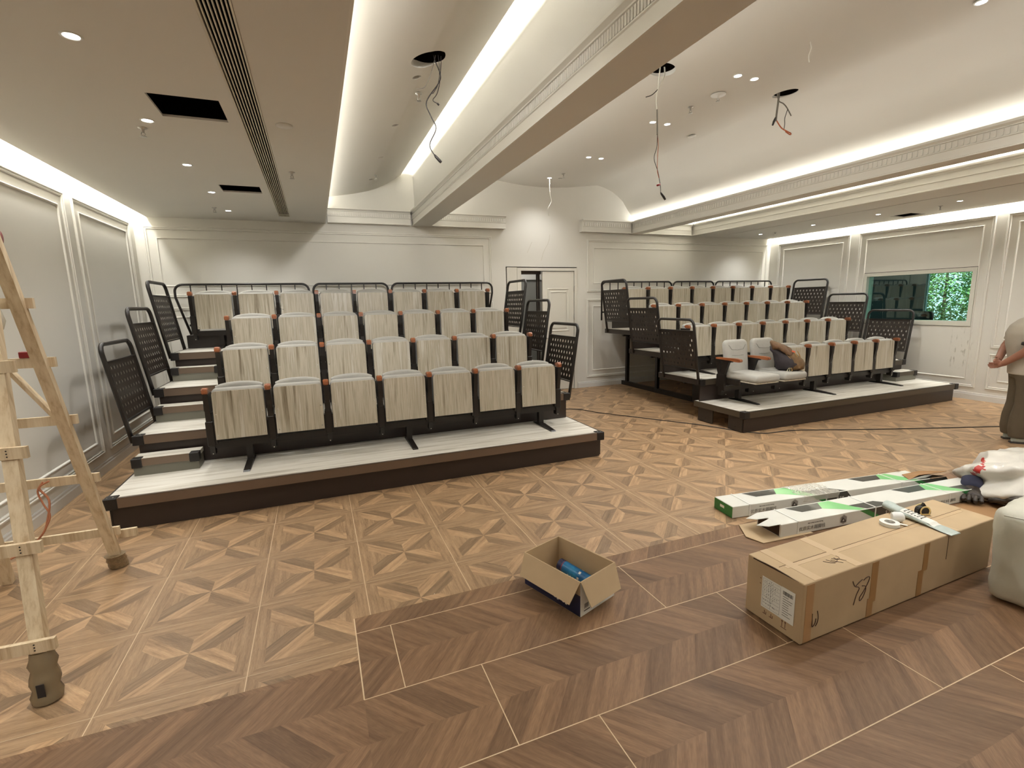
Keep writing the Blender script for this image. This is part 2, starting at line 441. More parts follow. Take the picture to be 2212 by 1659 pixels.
# beam core, slot wall, second beam, raised ceiling of narrow coffer
b = MB(); b.box(2.70, 3.00, Y0-.05, YB+.05, ZC, 3.29); b.box(2.75, 2.80, Y0-.05, YB+.05, 3.29, 4.12); b.box(2.2, 2.80, Y0-.05, YB+.05, 4.12, 4.16)
struct(b.build('ceiling', CEIL))
b = MB(); b.box(7.10, 7.33, Y0-.05, YB+.05, ZC, 3.29); b.box(7.27, 7.33, Y0-.05, YB+.05, 3.29, 3.60); b.box(7.27, 8.92, Y0-.05, YB+.05, 3.60, 3.66); b.box(8.86, 8.92, Y0-.05, YB+.05, 3.29, 3.60)
struct(b.build('ceiling', CEIL))
# unseen roof slab added to block the sun; black linings paint the holes' shade
b = MB(); b.box(-1.5, 14.2, Y0-.3, 9.2, 4.45, 4.6); struct(b.build('ceiling', WALL))
b = MB()
b.box(-1.24, -1.02, Y0, YB, 3.29, 3.33); b.box(10.86, 11.0, Y0, YB, 3.29, 3.33)
struct(b.build('ceiling', CEIL))
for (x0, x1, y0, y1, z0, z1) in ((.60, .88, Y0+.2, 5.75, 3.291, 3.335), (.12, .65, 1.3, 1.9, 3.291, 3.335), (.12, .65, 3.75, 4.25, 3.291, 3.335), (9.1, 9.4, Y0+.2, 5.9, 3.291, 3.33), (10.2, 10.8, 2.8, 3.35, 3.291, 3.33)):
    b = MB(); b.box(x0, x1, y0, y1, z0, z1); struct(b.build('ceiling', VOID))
def shade_liner(x0, x1, y0, y1, z0=3.064, z1=3.2905, t=.004):
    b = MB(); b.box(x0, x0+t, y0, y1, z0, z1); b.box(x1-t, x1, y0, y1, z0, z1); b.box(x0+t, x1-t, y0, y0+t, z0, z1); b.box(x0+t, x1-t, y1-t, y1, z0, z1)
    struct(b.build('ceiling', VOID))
shade_liner(.6655, .8195, Y0+.3, 5.6845, 3.072); shade_liner(.1875, .5825, 1.4005, 1.7995, 3.075); shade_liner(.1925, .5895, 3.8355, 4.1745, 3.075); shade_liner(10.3105, 10.6995, 2.9105, 3.2395, 3.075)
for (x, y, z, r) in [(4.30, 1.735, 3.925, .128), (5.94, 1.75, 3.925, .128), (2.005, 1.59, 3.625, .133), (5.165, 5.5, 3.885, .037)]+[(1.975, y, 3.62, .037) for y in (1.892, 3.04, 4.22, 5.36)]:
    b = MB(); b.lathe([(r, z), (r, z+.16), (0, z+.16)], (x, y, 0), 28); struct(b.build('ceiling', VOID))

# crown mouldings: profile (d outwards, z)
CROWN = [(0, 3.06), (.016, 3.06), (.016, 3.072), (.006, 3.078), (.006, 3.155), (.014, 3.16), (.014, 3.168), (.004, 3.17), (.004, 3.238), (.016, 3.242), (.016, 3.252), (.03, 3.262), (.042, 3.27), (.042, 3.292), (0, 3.292)]
def crown_y(x, sgn, y0, y1, fl=0., name='trim_1'):
    b = MB(); b.prism([(x+sgn*d, z) for d, z in CROWN], y0, y1)
    if fl:
        n = int((y1-y0)/fl)
        for k in range(n):
            y = y0+(k+.5)*fl
            b.prism([(y-fl*.32, 3.176), (y, 3.172), (y+fl*.32, 3.176), (y+fl*.32, 3.232), (y, 3.236), (y-fl*.32, 3.232)], x+sgn*.002, x+sgn*.0125, 'x')
    return struct(b.build(name, TRIM))
def crown_x(y, x0, x1, fl=0., name='trim_2', th=.10):
    b = MB(); b.prism([(y-d, z) for d, z in CROWN], x0, x1, 'x'); b.box(x0, x1, y+.0005, YB+.001, ZC+.002, 3.288)
    if fl:
        n = int((x1-x0)/fl)
        for k in range(n):
            x = x0+(k+.5)*fl
            b.prism([(x-fl*.32, 3.176), (x, 3.172), (x+fl*.32, 3.176), (x+fl*.32, 3.232), (x, 3.236), (x-fl*.32, 3.232)], y-.016, y-.002, 'y')
    return struct(b.build(name, TRIM))
crown_y(1.30, 1, Y0, YB, name='trim_1')
crown_y(2.70, -1, Y0, YB, .028, name='trim_2')
crown_y(7.10, -1, Y0, YB, .05, name='trim_3')
crown_y(8.62, -1, Y0, YB, name='trim_4')
YM = 6.08
crown_x(YM, 1.345, 2.655, .036, name='trim_5'); crown_x(YM, 3.0, 4.36, .036, name='trim_6'); crown_x(YM, 5.93, 7.055, .05, name='trim_7'); crown_x(YM, 7.33, 8.575, name='trim_8')

# ================================================================== WALLS
# marks on the paint: faint veins above the door, scuffs under the window
def wall_marked():
    m, nt, b = pbsdf('wall_paint_marked')
    base = lin((222, 219, 210)); tc = nt.nodes.new('ShaderNodeTexCoord'); mp = nt.nodes.new('ShaderNodeMapping'); mp.inputs['Scale'].default_value = (1, 3.2, .8)
    nt.links.new(tc.outputs['Object'], mp.inputs['Vector'])
    n = nt.nodes.new('ShaderNodeTexNoise'); n.inputs['Scale'].default_value = 9; n.inputs['Detail'].default_value = 6; nt.links.new(mp.outputs[0], n.inputs['Vector'])
    r = nt.nodes.new('ShaderNodeMapRange'); r.inputs[1].default_value = .56; r.inputs[2].default_value = .68; nt.links.new(n.outputs['Fac'], r.inputs[0])
    sp = nt.nodes.new('ShaderNodeSeparateXYZ'); nt.links.new(tc.outputs['Object'], sp.inputs[0])
    def band(sock, c, h):
        a = nt.nodes.new('ShaderNodeMath'); a.operation = 'SUBTRACT'; a.inputs[1].default_value = c; nt.links.new(sock, a.inputs[0])
        q = nt.nodes.new('ShaderNodeMath'); q.operation = 'ABSOLUTE'; nt.links.new(a.outputs[0], q.inputs[0])
        k = nt.nodes.new('ShaderNodeMapRange'); k.inputs[1].default_value = h; k.inputs[2].default_value = h*.6; nt.links.new(q.outputs[0], k.inputs[0]); return k.outputs[0]
    y = band(sp.outputs[1], 2.33, .17); z = band(sp.outputs[2], .83, .36)
    p = nt.nodes.new('ShaderNodeMath'); p.operation = 'MULTIPLY'; nt.links.new(y, p.inputs[0]); nt.links.new(z, p.inputs[1])
    p2 = nt.nodes.new('ShaderNodeMath'); p2.operation = 'MULTIPLY'; nt.links.new(p.outputs[0], p2.inputs[0]); nt.links.new(r.outputs[0], p2.inputs[1])
    mx = nt.nodes.new('ShaderNodeMix'); mx.data_type = 'RGBA'; mx.inputs[6].default_value = (*base, 1); mx.inputs[7].default_value = (*lin((160, 156, 140)), 1)
    nt.links.new(p2.outputs[0], mx.inputs[0]); nt.links.new(mx.outputs[2], b.inputs['Base Color']); b.inputs['Roughness'].default_value = .75; b.inputs['Specular IOR Level'].default_value = .25
    return m
WIN = (2.24, 4.00, 1.20, 2.15)
DX0, DX1, DZ = 4.38, 5.875, 2.405
b = MB(); b.box(-1.44, DX0, YB, YB+.2, 0, 4.45); b.box(DX1, 11.2, YB, YB+.2, 0, 4.45); b.box(DX0, DX1, YB, YB+.2, DZ, 4.45)
o = b.build('wall_back', WALL); struct(o)
b = MB(); b.box(-1.44, -1.24, Y0-.2, YB, 0, 4.45); struct(b.build('wall_left', WALL))
b = MB(); b.box(11.0, 11.2, Y0-.2, WIN[0], 0, 4.45); b.box(11.0, 11.2, WIN[1], YB, 0, 4.45); b.box(11.0, 11.2, WIN[0], WIN[1], 0, WIN[2]); b.box(11.0, 11.2, WIN[0], WIN[1], WIN[3], 4.45)
struct(b.build('wall_right', wall_marked()))
b = MB(); b.box(-1.24, 11.0, Y0-.2, Y0, 0, 4.45); struct(b.build('wall_front', WALL))
# hairline cracks in the plaster above the door
CRK = mat('crack', (200, 194, 178), .7)
b = MB()
for pts in ([(5.29, 3.0), (5.28, 2.92), (5.25, 2.83), (5.19, 2.74), (5.14, 2.64), (5.11, 2.52)], [(4.92, 2.86), (4.87, 2.76), (4.82, 2.66)]):
    for p, q in zip(pts, pts[1:]): b.bar((p[0], YB-.0005, p[1]), (q[0], YB-.0005, q[1]), .006, .001, up=(0, 1, 0))
struct(b.build('trim_9', CRK))

OUTM = [(0, 0), (0, .012), (.007, .02), (.016, .02), (.020, .010), (.028, .010), (.033, .016), (.040, .014), (.045, .004), (.045, 0)]
INM = [(0, 0), (0, .008), (.006, .014), (.013, .012), (.02, .003), (.02, 0)]
def ring(b, P, u0, u1, v0, v1, prof):
    """P(u,v,h) -> point; mitred moulding ring"""
    loops = []
    for ins, h in prof:
        loops.append([b.b.verts.new(P(u, v, h)) for u, v in ((u0+ins, v0+ins), (u1-ins, v0+ins), (u1-ins, v1-ins), (u0+ins, v1-ins))])
    for A, B in zip(loops, loops[1:]):
        for k in range(4): b.b.faces.new((A[k], A[(k+1) % 4], B[(k+1) % 4], B[k]))
TN = [20]
def panel(P, u0, u1, v0, v1, inset=.135, inner=None):
    b = MB(); ring(b, P, u0, u1, v0, v1, OUTM)
    if inner is None: inner = (u0+inset, u1-inset, v0+inset, v1-inset)
    ring(b, P, *inner, INM)
    TN[0] += 1
    return struct(b.build('trim_%d' % TN[0], TRIM))
PB = lambda u, v, h: (u, YB-h, v)
PL = lambda u, v, h: (-1.24+h, u, v)
PR = lambda u, v, h: (11.0-h, u, v)
panel(PB, -1.13, 4.11, 1.93, 2.935, inner=(-.985, 3.965, 2.085, 2.78)); panel(PB, -1.13, 4.11, .2, 1.78)
panel(PB, 6.10, 10.90, 1.92, 2.935, inner=(6.245, 10.76, 2.085, 2.78)); panel(PB, 6.10, 10.90, .2, 1.78)
for u0, u1 in ((4.245, 5.965), (.9, 4.065), (-2.6, .72), (-6.5, -2.8)): panel(PL, u0, u1, .21, 2.945)
panel(PR, 4.33, 5.96, .2, 2.925); panel(PR, 2.085, 4.16, .2, 2.925)
for u0, u1 in ((-.1, 1.945), (-2.3, -.26), (-4.5, -2.5)):
    panel(PR, u0, u1, .865, 2.925); panel(PR, u0, u1, .2, .77)
def baseb(name, prof_pts, a, b_, axis):
    b = MB(); b.prism(prof_pts, a, b_, axis); return struct(b.build(name, BASEP))
bp = [(0, 0), (.018, 0), (.018, .085), (.012, .095), (.012, .11), (.006, .12), (0, .12)]
baseb('baseboard_left', [(-1.24+d, z) for d, z in bp], Y0, YB, 'y')
baseb('baseboard_right', [(11.0-d, z) for d, z in bp], Y0, YB, 'y')
baseb('baseboard_back', [(YB-d, z) for d, z in bp], -1.24, DX0-.02, 'x')
baseb('baseboard_back', [(YB-d, z) for d, z in bp], DX1+.02, 11.0, 'x')

# ================================================================== DOOR
DOORP = mat('door_paint', (216, 212, 200), .4)
GAP = mat('gap_dark', (60, 52, 44), .8)
b = MB()
b.box(4.60, 4.68, YB-.02, YB+.12, 0, DZ-.02); b.box(5.815, 5.875, YB-.02, YB+.12, 0, DZ-.02); b.box(4.68, 5.815, YB-.02, YB+.12, 2.33, DZ-.02)
fr = b.build('door_2', DOORP); struct(fr)
b = MB(); b.box(4.40, 4.597, YB-.012, YB+.05, 0.02, 2.39); o = b.build('side_panel', DOORP, fr)
b = MB(); b.box(4.383, 4.398, YB+.03, YB+.05, 0, 2.40); b.box(4.38, 5.875, YB+.03, YB+.05, 2.388, 2.404); b.build('gap_strip', GAP, fr)
# leaf
dr = empty('door_1', (5.80, YB-.005, 0)); struct(dr)
LW = .675
b = MB()
def leafP(u, v, h): return (-LW+u, -h, v)
b.box(-LW, 0, 0, .045, .01, 2.315)
b.build('leaf', DOORP, dr)
b = MB()
for (v0, v1) in ((1.17, 2.0), (.22, 1.0)):
    ring(b, leafP, .10, LW-.10, v0, v1, [(0, 0), (.0, .004), (.01, .012), (.022, .006), (.03, .0005)])
    ring(b, leafP, .15, LW-.15, v0+.05, v1-.05, [(0, 0), (.02, .009), (.021, .009)])
b.build('panel_moulding', DOORP, dr)
for z in (.4, 1.45, 2.0):
    b = MB(); b.lathe([(.008, -.05), (.008, .05)], (.012, -.004, z), 10); b.build('hinge', STEEL, dr)
b = MB(); b.tube([(-LW+.06, -.002, 1.05), (-LW+.06, -.05, 1.05), (-LW+.17, -.055, 1.05)], .009, 8); b.lathe([(.026, -.0005), (.026, -.008)], (-LW+.06, 0, 1.05), 16, 'y'); b.build('door_handle', STEEL, dr)
# lobby behind the door
GREY = mat('lobby_grey', (150, 148, 140), .6)
b = MB(); b.box(3.0, 7.4, 8.6, 8.7, 0, 3.2); b.box(2.9, 3.0, YB+.2, 8.7, 0, 3.2); b.box(7.4, 7.5, YB+.2, 8.7, 0, 3.2); struct(b.build('wall_lobby', GREY))
b = MB(); b.box(2.9, 7.5, YB+.2, 8.7, 2.9, 3.0); struct(b.build('ceiling', CEIL))
b = MB(); b.box(2.9, 7.5, YB+.2, 8.7, -.05, 0); struct(b.build('floor', GREY))
b = MB(); b.box(5.045, 5.065, YB+.06, YB+.12, 0, 2.3); b.box(5.085, 5.10, YB+.06, YB+.12, 0, 2.3); b.box(4.682, 5.12, YB+.06, YB+.12, 2.27, 2.33); struct(b.build('trim_10', GAP))
b = MB(); b.box(3.2, 7.2, 8.5, 8.6, 2.28, 2.42); struct(b.build('trim_11', TRIM))
l = D.lights.new('lobby_lamp', 'POINT'); l.energy = 14; l.shadow_soft_size = .15; l.color = WARM
o = D.objects.new('lobby_lamp', l); COL.objects.link(o); o.location = (5.4, 7.6, 2.7)

# ================================================================== OBSERVATION WINDOW + CONTROL ROOM
wf = empty('window_1', (11.0, 3.12, 1.675)); struct(wf)
def loc(b_, name, m): 
    o = b_.build(name, m, wf); o.matrix_parent_inverse = Matrix.Translation(wf.location).inverted(); return o
b = MB()
y0, y1, z0, z1 = WIN; iy0, iy1, iz0, iz1 = 2.30, 3.945, 1.28, 2.085
for q in ((y0, iy0, z0, z1), (iy1, y1, z0, z1), (iy0, iy1, z0, iz0), (iy0, iy1, iz1, z1)):
    b.box(10.985, 11.19, q[0]+.001, q[1]-.001 if q[1] != iy0 else q[1], q[2]+.001, q[3]-.001)
loc(b, 'window_frame', mat('window_frame_paint', (214, 212, 200), .45))
b = MB()
for q in ((y0-.012, y1+.012, z1, z1+.008), (y0-.008, y0, z0, z1), (y0, y1, z0-.006, z0)): b.box(10.997, 11.0005, *q)
loc(b, 'gap_line', GAP)
gm = D.materials.new('green_glass'); gm.use_nodes = True; nt = gm.node_tree; nt.nodes.clear()
tr = nt.nodes.new('ShaderNodeBsdfTransparent'); tr.inputs[0].default_value = (.46, .78, .66, 1)
gl = nt.nodes.new('ShaderNodeBsdfGlossy'); gl.inputs['Roughness'].default_value = .0; gl.inputs[0].default_value = (.75, .95, .92, 1)
mx = nt.nodes.new('ShaderNodeMixShader'); mx.inputs[0].default_value = .16; ou = nt.nodes.new('ShaderNodeOutputMaterial')
nt.links.new(tr.outputs[0], mx.inputs[1]); nt.links.new(gl.outputs[0], mx.inputs[2]); nt.links.new(mx.outputs[0], ou.inputs[0])
b = MB(); b.poly([(11.06, iy0, iz0), (11.06, iy1, iz0), (11.06, iy1, iz1), (11.06, iy0, iz1)]); loc(b, 'pane', gm)
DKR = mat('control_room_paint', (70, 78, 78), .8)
b = MB()
OY0, OY1 = 2.4, 4.28
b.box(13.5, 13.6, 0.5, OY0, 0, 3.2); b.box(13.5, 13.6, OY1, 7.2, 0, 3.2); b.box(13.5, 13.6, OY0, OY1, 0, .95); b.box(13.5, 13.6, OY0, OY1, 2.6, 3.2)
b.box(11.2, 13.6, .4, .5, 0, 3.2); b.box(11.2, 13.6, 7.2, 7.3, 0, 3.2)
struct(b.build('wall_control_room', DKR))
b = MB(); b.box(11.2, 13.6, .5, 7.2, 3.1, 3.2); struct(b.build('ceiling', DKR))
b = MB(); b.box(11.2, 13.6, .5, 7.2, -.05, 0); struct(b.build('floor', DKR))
CURT = mat('pale_curtain', (225, 232, 228), .8)
b = MB()
for k in range(5):
    y = 4.265-.010*k; b.box(13.44+.012*(k % 2), 13.452+.012*(k % 2), y-.010, y, .9, 2.65)
cu = tag(b.build('curtain', CURT), 'pale curtain edge hanging inside the observation room behind the green glass', 'curtain')
b = MB()
b.box(13.51, 13.56, 3.33, 3.365, .95, 2.6); b.box(13.51, 13.56, OY0, OY1, 1.02, 1.06)
o = struct(b.build('window_2', mat('window_bar', (40, 50, 46), .5)))
# control desk and dark office chair seen through the glass
DK = mat('dark_plastic', (34, 36, 38), .5)
ch = empty('office_chair', (12.6, 3.85, 0)); tag(ch, 'dark office chair in silhouette behind the green observation window', 'chair')
b = MB(); b.box(-.25, .25, -.25, .25, .44, .52, .03); b.build('seat', DK, ch)
b = MB(); b.loft([((.2, 0, .58), (.03, 0, 0), (0, .16, 0)), ((.24, 0, .75), (.05, 0, 0), (0, .23, 0)), ((.25, 0, .98), (.05, 0, 0), (0, .22, 0)), ((.24, 0, 1.12), (.04, 0, 0), (0, .12, 0))]); b.build('backrest', DK, ch)
b = MB(); b.loft([((.24, 0, 1.15), (.02, 0, 0), (0, .07, 0)), ((.22, 0, 1.22), (.05, 0, 0), (0, .13, 0)), ((.22, 0, 1.33), (.05, 0, 0), (0, .13, 0)), ((.23, 0, 1.38), (.02, 0, 0), (0, .08, 0))]); b.build('headrest', DK, ch)
b = MB(); b.lathe([(.03, .08), (.03, .45)], n=12)
for k in range(5):
    a = k*2*PI/5; b.bar((0, 0, .09), (.3*math.cos(a), .3*math.sin(a), .05), .04, .03)
    b.lathe([(.0, .0), (.028, .012), (.028, .04), (.0, .052)], (.29*math.cos(a), .29*math.sin(a), 0), 10)
b.build('base', DK, ch)
dk = empty('desk', (12.0, 3.2, 0)); tag(dk, 'dark desk standing just inside the observation room window', 'desk')
b = MB(); b.box(-.35, .35, -1.3, 1.3, 1.0, 1.04); b.build('desk_top', DK, dk)
for x in (-.3, .3):
    for y in (-1.2, 1.2):
        b = MB(); b.box(x-.03, x+.03, y-.03, y+.03, 0, 1.0); b.build('leg', DK, dk)
# trees outside
LEAF = streaky('leaves', [(.3, (62, 92, 46)), (.5, (116, 150, 84)), (.7, (176, 200, 130))], (3, 3, 3), rough=.6, nscale=3)[0]
BARK = mat('bark', (92, 74, 56), .9, var=.1)
def tree(x, y, h, rad, label, n):
    t = empty('tree', (x, y, 0)); tag(t, label, 'tree', 'trees outside the observation room')
    b = MB(); b.tube([(0, 0, 0), (.06, .03, h*.4), (0, 0, h*.8)], [.05, .04, .03], 10); b.build('trunk', BARK, t)
    b = MB()
    for k in range(n):
        a = random.uniform(0, 2*PI); ph = math.acos(random.uniform(-1, 1)); r = rad*random.uniform(.55, 1)**.5
        c = Vector((r*math.sin(ph)*math.cos(a)*.8, r*math.sin(ph)*math.sin(a), h*.55+r*math.cos(ph)*1.15))
        e = Euler((random.uniform(-.9, .9), random.uniform(-.9, .9), random.uniform(0, 6))).to_matrix(); s_ = random.uniform(.030, .062)
        P = [c+e@Vector(p)*s_ for p in ((-1, 0, 0), (-.2, -.5, .1), (1, 0, 0), (-.2, .5, .1))]
        b.poly([tuple(p) for p in P])
    o = b.build('foliage', LEAF, t, norm=False)
tree(17.4, 5.9, 3.2, 1.25, 'leafy green tree nearest the building seen through the green glass', 15000)
tree(19.4, 8.6, 3.8, 1.35, 'leafy tree to the left seen through the green observation glass', 7000)
tree(20.6, 5.6, 3.6, 1.4, 'leafy tree farther back at the right of the green glass', 9000)
b = MB(); b.box(14.2, 40, -15, 25, -.3, -.05); struct(b.build('ground', mat('outdoor_grass', (96, 120, 70), .9, var=.1)))

# ================================================================== SEATING
NY = [2.15, 2.95, 3.76, 4.57]       # nosing y of each tier
TZ = [.28, .595, .91, 1.225]        # deck heights
RY = [2.70, 3.53, 4.36, 5.20]       # front face of folded seats
PITCH_X = .518
SILVER = mat('rivet', (200, 196, 186), .3, metal=.9)
RUBBER = mat('black_plastic', (24, 20, 18), .45)
def rrect(x0, x1, z0, z1, r, n=5):
    return arc(x1-r, z1-r, r, 0, 90, n)+arc(x0+r, z1-r, r, 90, 180, n)+[(x0, z0), (x1, z0)]
def softpad(pts, ya, yb, r, m=3):
    """padded slab: outline (x,z) shrunk near both faces so that the edges are round"""
    cx = sum(p[0] for p in pts)/len(pts); cz = (min(p[1] for p in pts)+max(p[1] for p in pts))/2
    hx = max(p[0] for p in pts)-cx; hz = max(p[1] for p in pts)-cz
    L = []
    for k in range(m+1):
        a = PI/2*k/m; L.append((ya+r*(1-math.sin(a)), r*(1-math.cos(a))))
    L = [(ya+r*(1-math.sin(PI/2*(1-k/m))), r*(1-math.cos(PI/2*(1-k/m)))) for k in range(m+1)]
    L += [(yb-r*(1-math.sin(PI/2*(1-k/m))), r*(1-math.cos(PI/2*(1-k/m)))) for k in range(m, -1, -1)]
    b = MB(); rings = []
    for y, sh in L:
        rings.append([b.b.verts.new((cx+(p[0]-cx)*(1-sh/hx), y, cz+(p[1]-cz)*(1-sh/hz))) for p in pts])
    n = len(pts)
    for A, B in zip(rings, rings[1:]):
        for i in range(n):
            f = b.b.faces.new((A[i], A[(i+1) % n], B[(i+1) % n], B[i])); f.smooth = True
    b.b.faces.new(rings[0][::-1]); b.b.faces.new(rings[-1])
    return b
def shear_y(o, k, z0):
    for v in o.data.vertices: v.co.y += k*(v.co.z-z0)
ARMP = [(-.030, .702), (-.028, .745), (-.010, .757), (.035, .755), (.066, .738), (.060, .718), (.02, .702)]
def side_support(parent, x, open_=False, first=True):
    """stanchion with its armrest at boundary x"""
    b = MB()
    if open_:
        b.prism([(.10, .10), (.16, .10), (.17, .36), (.235, .585), (.175, .585), (.135, .42), (.10, .585), (-.01, .585), (.06, .40), (.085, .34)], x-.018, x+.018, 'x')
        b.prism([(-.05, .585), (.235, .585), (.235, .61), (-.06, .61)], x-.022, x+.022, 'x')
        b.box(x-.022, x+.022, .06, .2, .22, .40)
    else:
        b.prism([(.03, .12), (.10, .12), (.14, .30), (.15, .70), (-.02, .70), (-.015, .60), (.02, .40), (.02, .25)], x-.021, x+.021, 'x')
        b.box(x-.026, x+.026, .02, .15, .44, .52)
        b.box(x-.034, x+.034, .01, .12, .20, .44, .008, 1)
    b.build('stanchion', BLK, parent)
    b = MB()
    if open_:
        prof = [(-.20, .600), (-.215, .618), (-.20, .640), (-.12, .647), (.06, .642), (.22, .637), (.235, .625), (.22, .610), (-.05, .610), (-.12, .600)]
        b.prism(prof, x-.027, x+.027, 'x')
    else:
        b.prism(ARMP, x-.026, x+.026, 'x')
    bmesh.ops.bevel(b.b, geom=list(b.b.edges), offset=.006, segments=2, affect='EDGES')
    b.build('armrest', ARM, parent)
    b = MB()
    b.lathe([(.006, 0), (.004, .004)], (x, .03, .12) if False else (x, -.001+.03, .125), 8, 'y')
    b.build('bolt', SILVER, parent)
def chair(folded=True):
    t = empty('auditorium_chair', (0, 0, 0))
    hw = .219
    if folded:
        b = MB(); pts = rrect(-hw+.004, hw-.004, .262, .716, .03)
        b.prism(pts, .0, .014, 'y'); o = b.build('seat_panel', LAM, t); shear_y(o, .03, .26)
        b = MB()
        for x in (-.195, .195):
            for z in (.30, .50): b.lathe([(.0, -.004), (.006, -.002), (.007, .0)], (x, .03*(z-.26), z), 8, 'y')
        b.build('rivet', SILVER, t)
        b = softpad(rrect(-hw, hw, .36, .738, .04), .0155, .115, .028); o = b.build('seat_cushion', FAB, t, smooth=False); shear_y(o, .03, .26); autosmooth(o)
        n = 10; top = [(-.205+.41*k/n, .742+.034*math.sin(PI*k/n)**.6) for k in range(n, -1, -1)]
        b = softpad(top+[(-.205, .34), (.205, .34)], .150, .222, .022); o = b.build('backrest', FAB, t); autosmooth(o)
        b = MB(); b.box(-.195, .195, .2225, .232, .36, .74, .004, 1); b.build('back_shell', LAM, t)
        for s in (-1, 1):
            b = MB(); b.box(s*.222-.012, s*.222+.012, .018, .10, .22, .40); b.build('hinge_bracket', BLK, t)
    else:
        b = softpad([(-hw, -.44), (hw, -.44)] if False else arc(hw-.05, .12-.05, .05, 0, 90, 4)+arc(-hw+.05, .12-.05, .05, 90, 180, 4)+arc(-hw+.04, -.40, .04, 180, 270, 4)+arc(hw-.04, -.40, .04, 270, 360, 4), 0, .10, .035)
        o = b.build('seat_cushion', FAB, t); autosmooth(o)
        # outline was drawn in (x, z) -> lay it flat
        for v in o.data.vertices: v.co = Vector((v.co.x, v.co.z, .34+v.co.y))
        b = MB(); b.box(-.21, .21, -.42, .05, .322, .340, .005, 1); b.build('seat_panel', LAM, t)
        n = 8; top = arc(.21-.07, .875-.07, .07, 0, 90, 5)+arc(-.21+.07, .875-.07, .07, 90, 180, 5)
        b = softpad([(p[0]*1.0, p[1]) for p in top]+[(-.20, .42), (-.18, .36), (.18, .36), (.20, .42)], .06, .15, .035); o = b.build('backrest', FAB, t); shear_y(o, .14, .36); autosmooth(o)
        b = MB()
        def by(z): return .06+.14*(z-.36)-.0015
        for zc, wd in ((.74, .10), (.66, .105)):
            pts = [(-wd, by(zc), zc), (0, by(zc-.006), zc-.008), (wd, by(zc), zc)]
            b.tube(pts, .0022, 5)
        b.tube([(-wd, by(.74), .74), (-wd-.045, by(.80), .80), (-wd-.06, by(.80), .80)], .0022, 5); b.tube([(wd, by(.74), .74), (wd+.045, by(.80), .80), (wd+.06, by(.80), .80)], .0022, 5)
        b.build('seam', mat('fabric_seam', (128, 126, 118), .9), t)
        for s in (-1, 1):
            b = MB(); b.box(s*.22-.015, s*.22+.015, -.16, .12, .27, .345); b.build('hinge_bracket', BLK, t)
    return t
ORD = ['first', 'second', 'third', 'fourth', 'fifth', 'sixth', 'seventh', 'eighth']
ROWN = ['front row', 'second row', 'third row', 'back row']
proto = chair(True); side_support(proto, PITCH_X/2)
proto_first = copy_tree(proto); side_support(proto_first, -PITCH_X/2)
proto_open = chair(False); side_support(proto_open, PITCH_X/2, True); side_support(proto_open, -PITCH_X/2, True)
proto_open2 = chair(False); side_support(proto_open2, PITCH_X/2, True)
used = set()
def place(pr, x, y, z, label, group):
    o = pr if pr.name not in used else copy_tree(pr)
    used.add(pr.name)
    o.location = (x, y, z); tag(o, label, 'chair', group); return o
for bank, X0, side in (('left', .05, 'left'), ('right', 6.325, 'right')):
    for r in range(4):
        n = 8 if r == 3 else 7
        xs = X0-(PITCH_X if (r == 3 and bank == 'left') else 0)
        for k in range(n):
            x = xs+(k+.5)*PITCH_X
            w_ = 'folded chair'
            if bank == 'right' and r == 0 and k < 2:
                lab = ('opened empty grey chair, first from the left in the right bank front row' if k == 0 else 'opened grey chair holding the brown backpack in the front row of the right bank')
                place(proto_open if k == 0 else proto_open2, x, RY[r], TZ[r], lab, 'opened chairs in the right seating bank'); continue
            lab = 'folded wood-panelled chair, %s from the left in the %s of the %s bank' % (ORD[k], ROWN[r], bank)
            place(proto_first if k == 0 else proto, x, RY[r], TZ[r], lab, 'folded chairs in the %s of the %s seating bank' % (ROWN[r], bank))

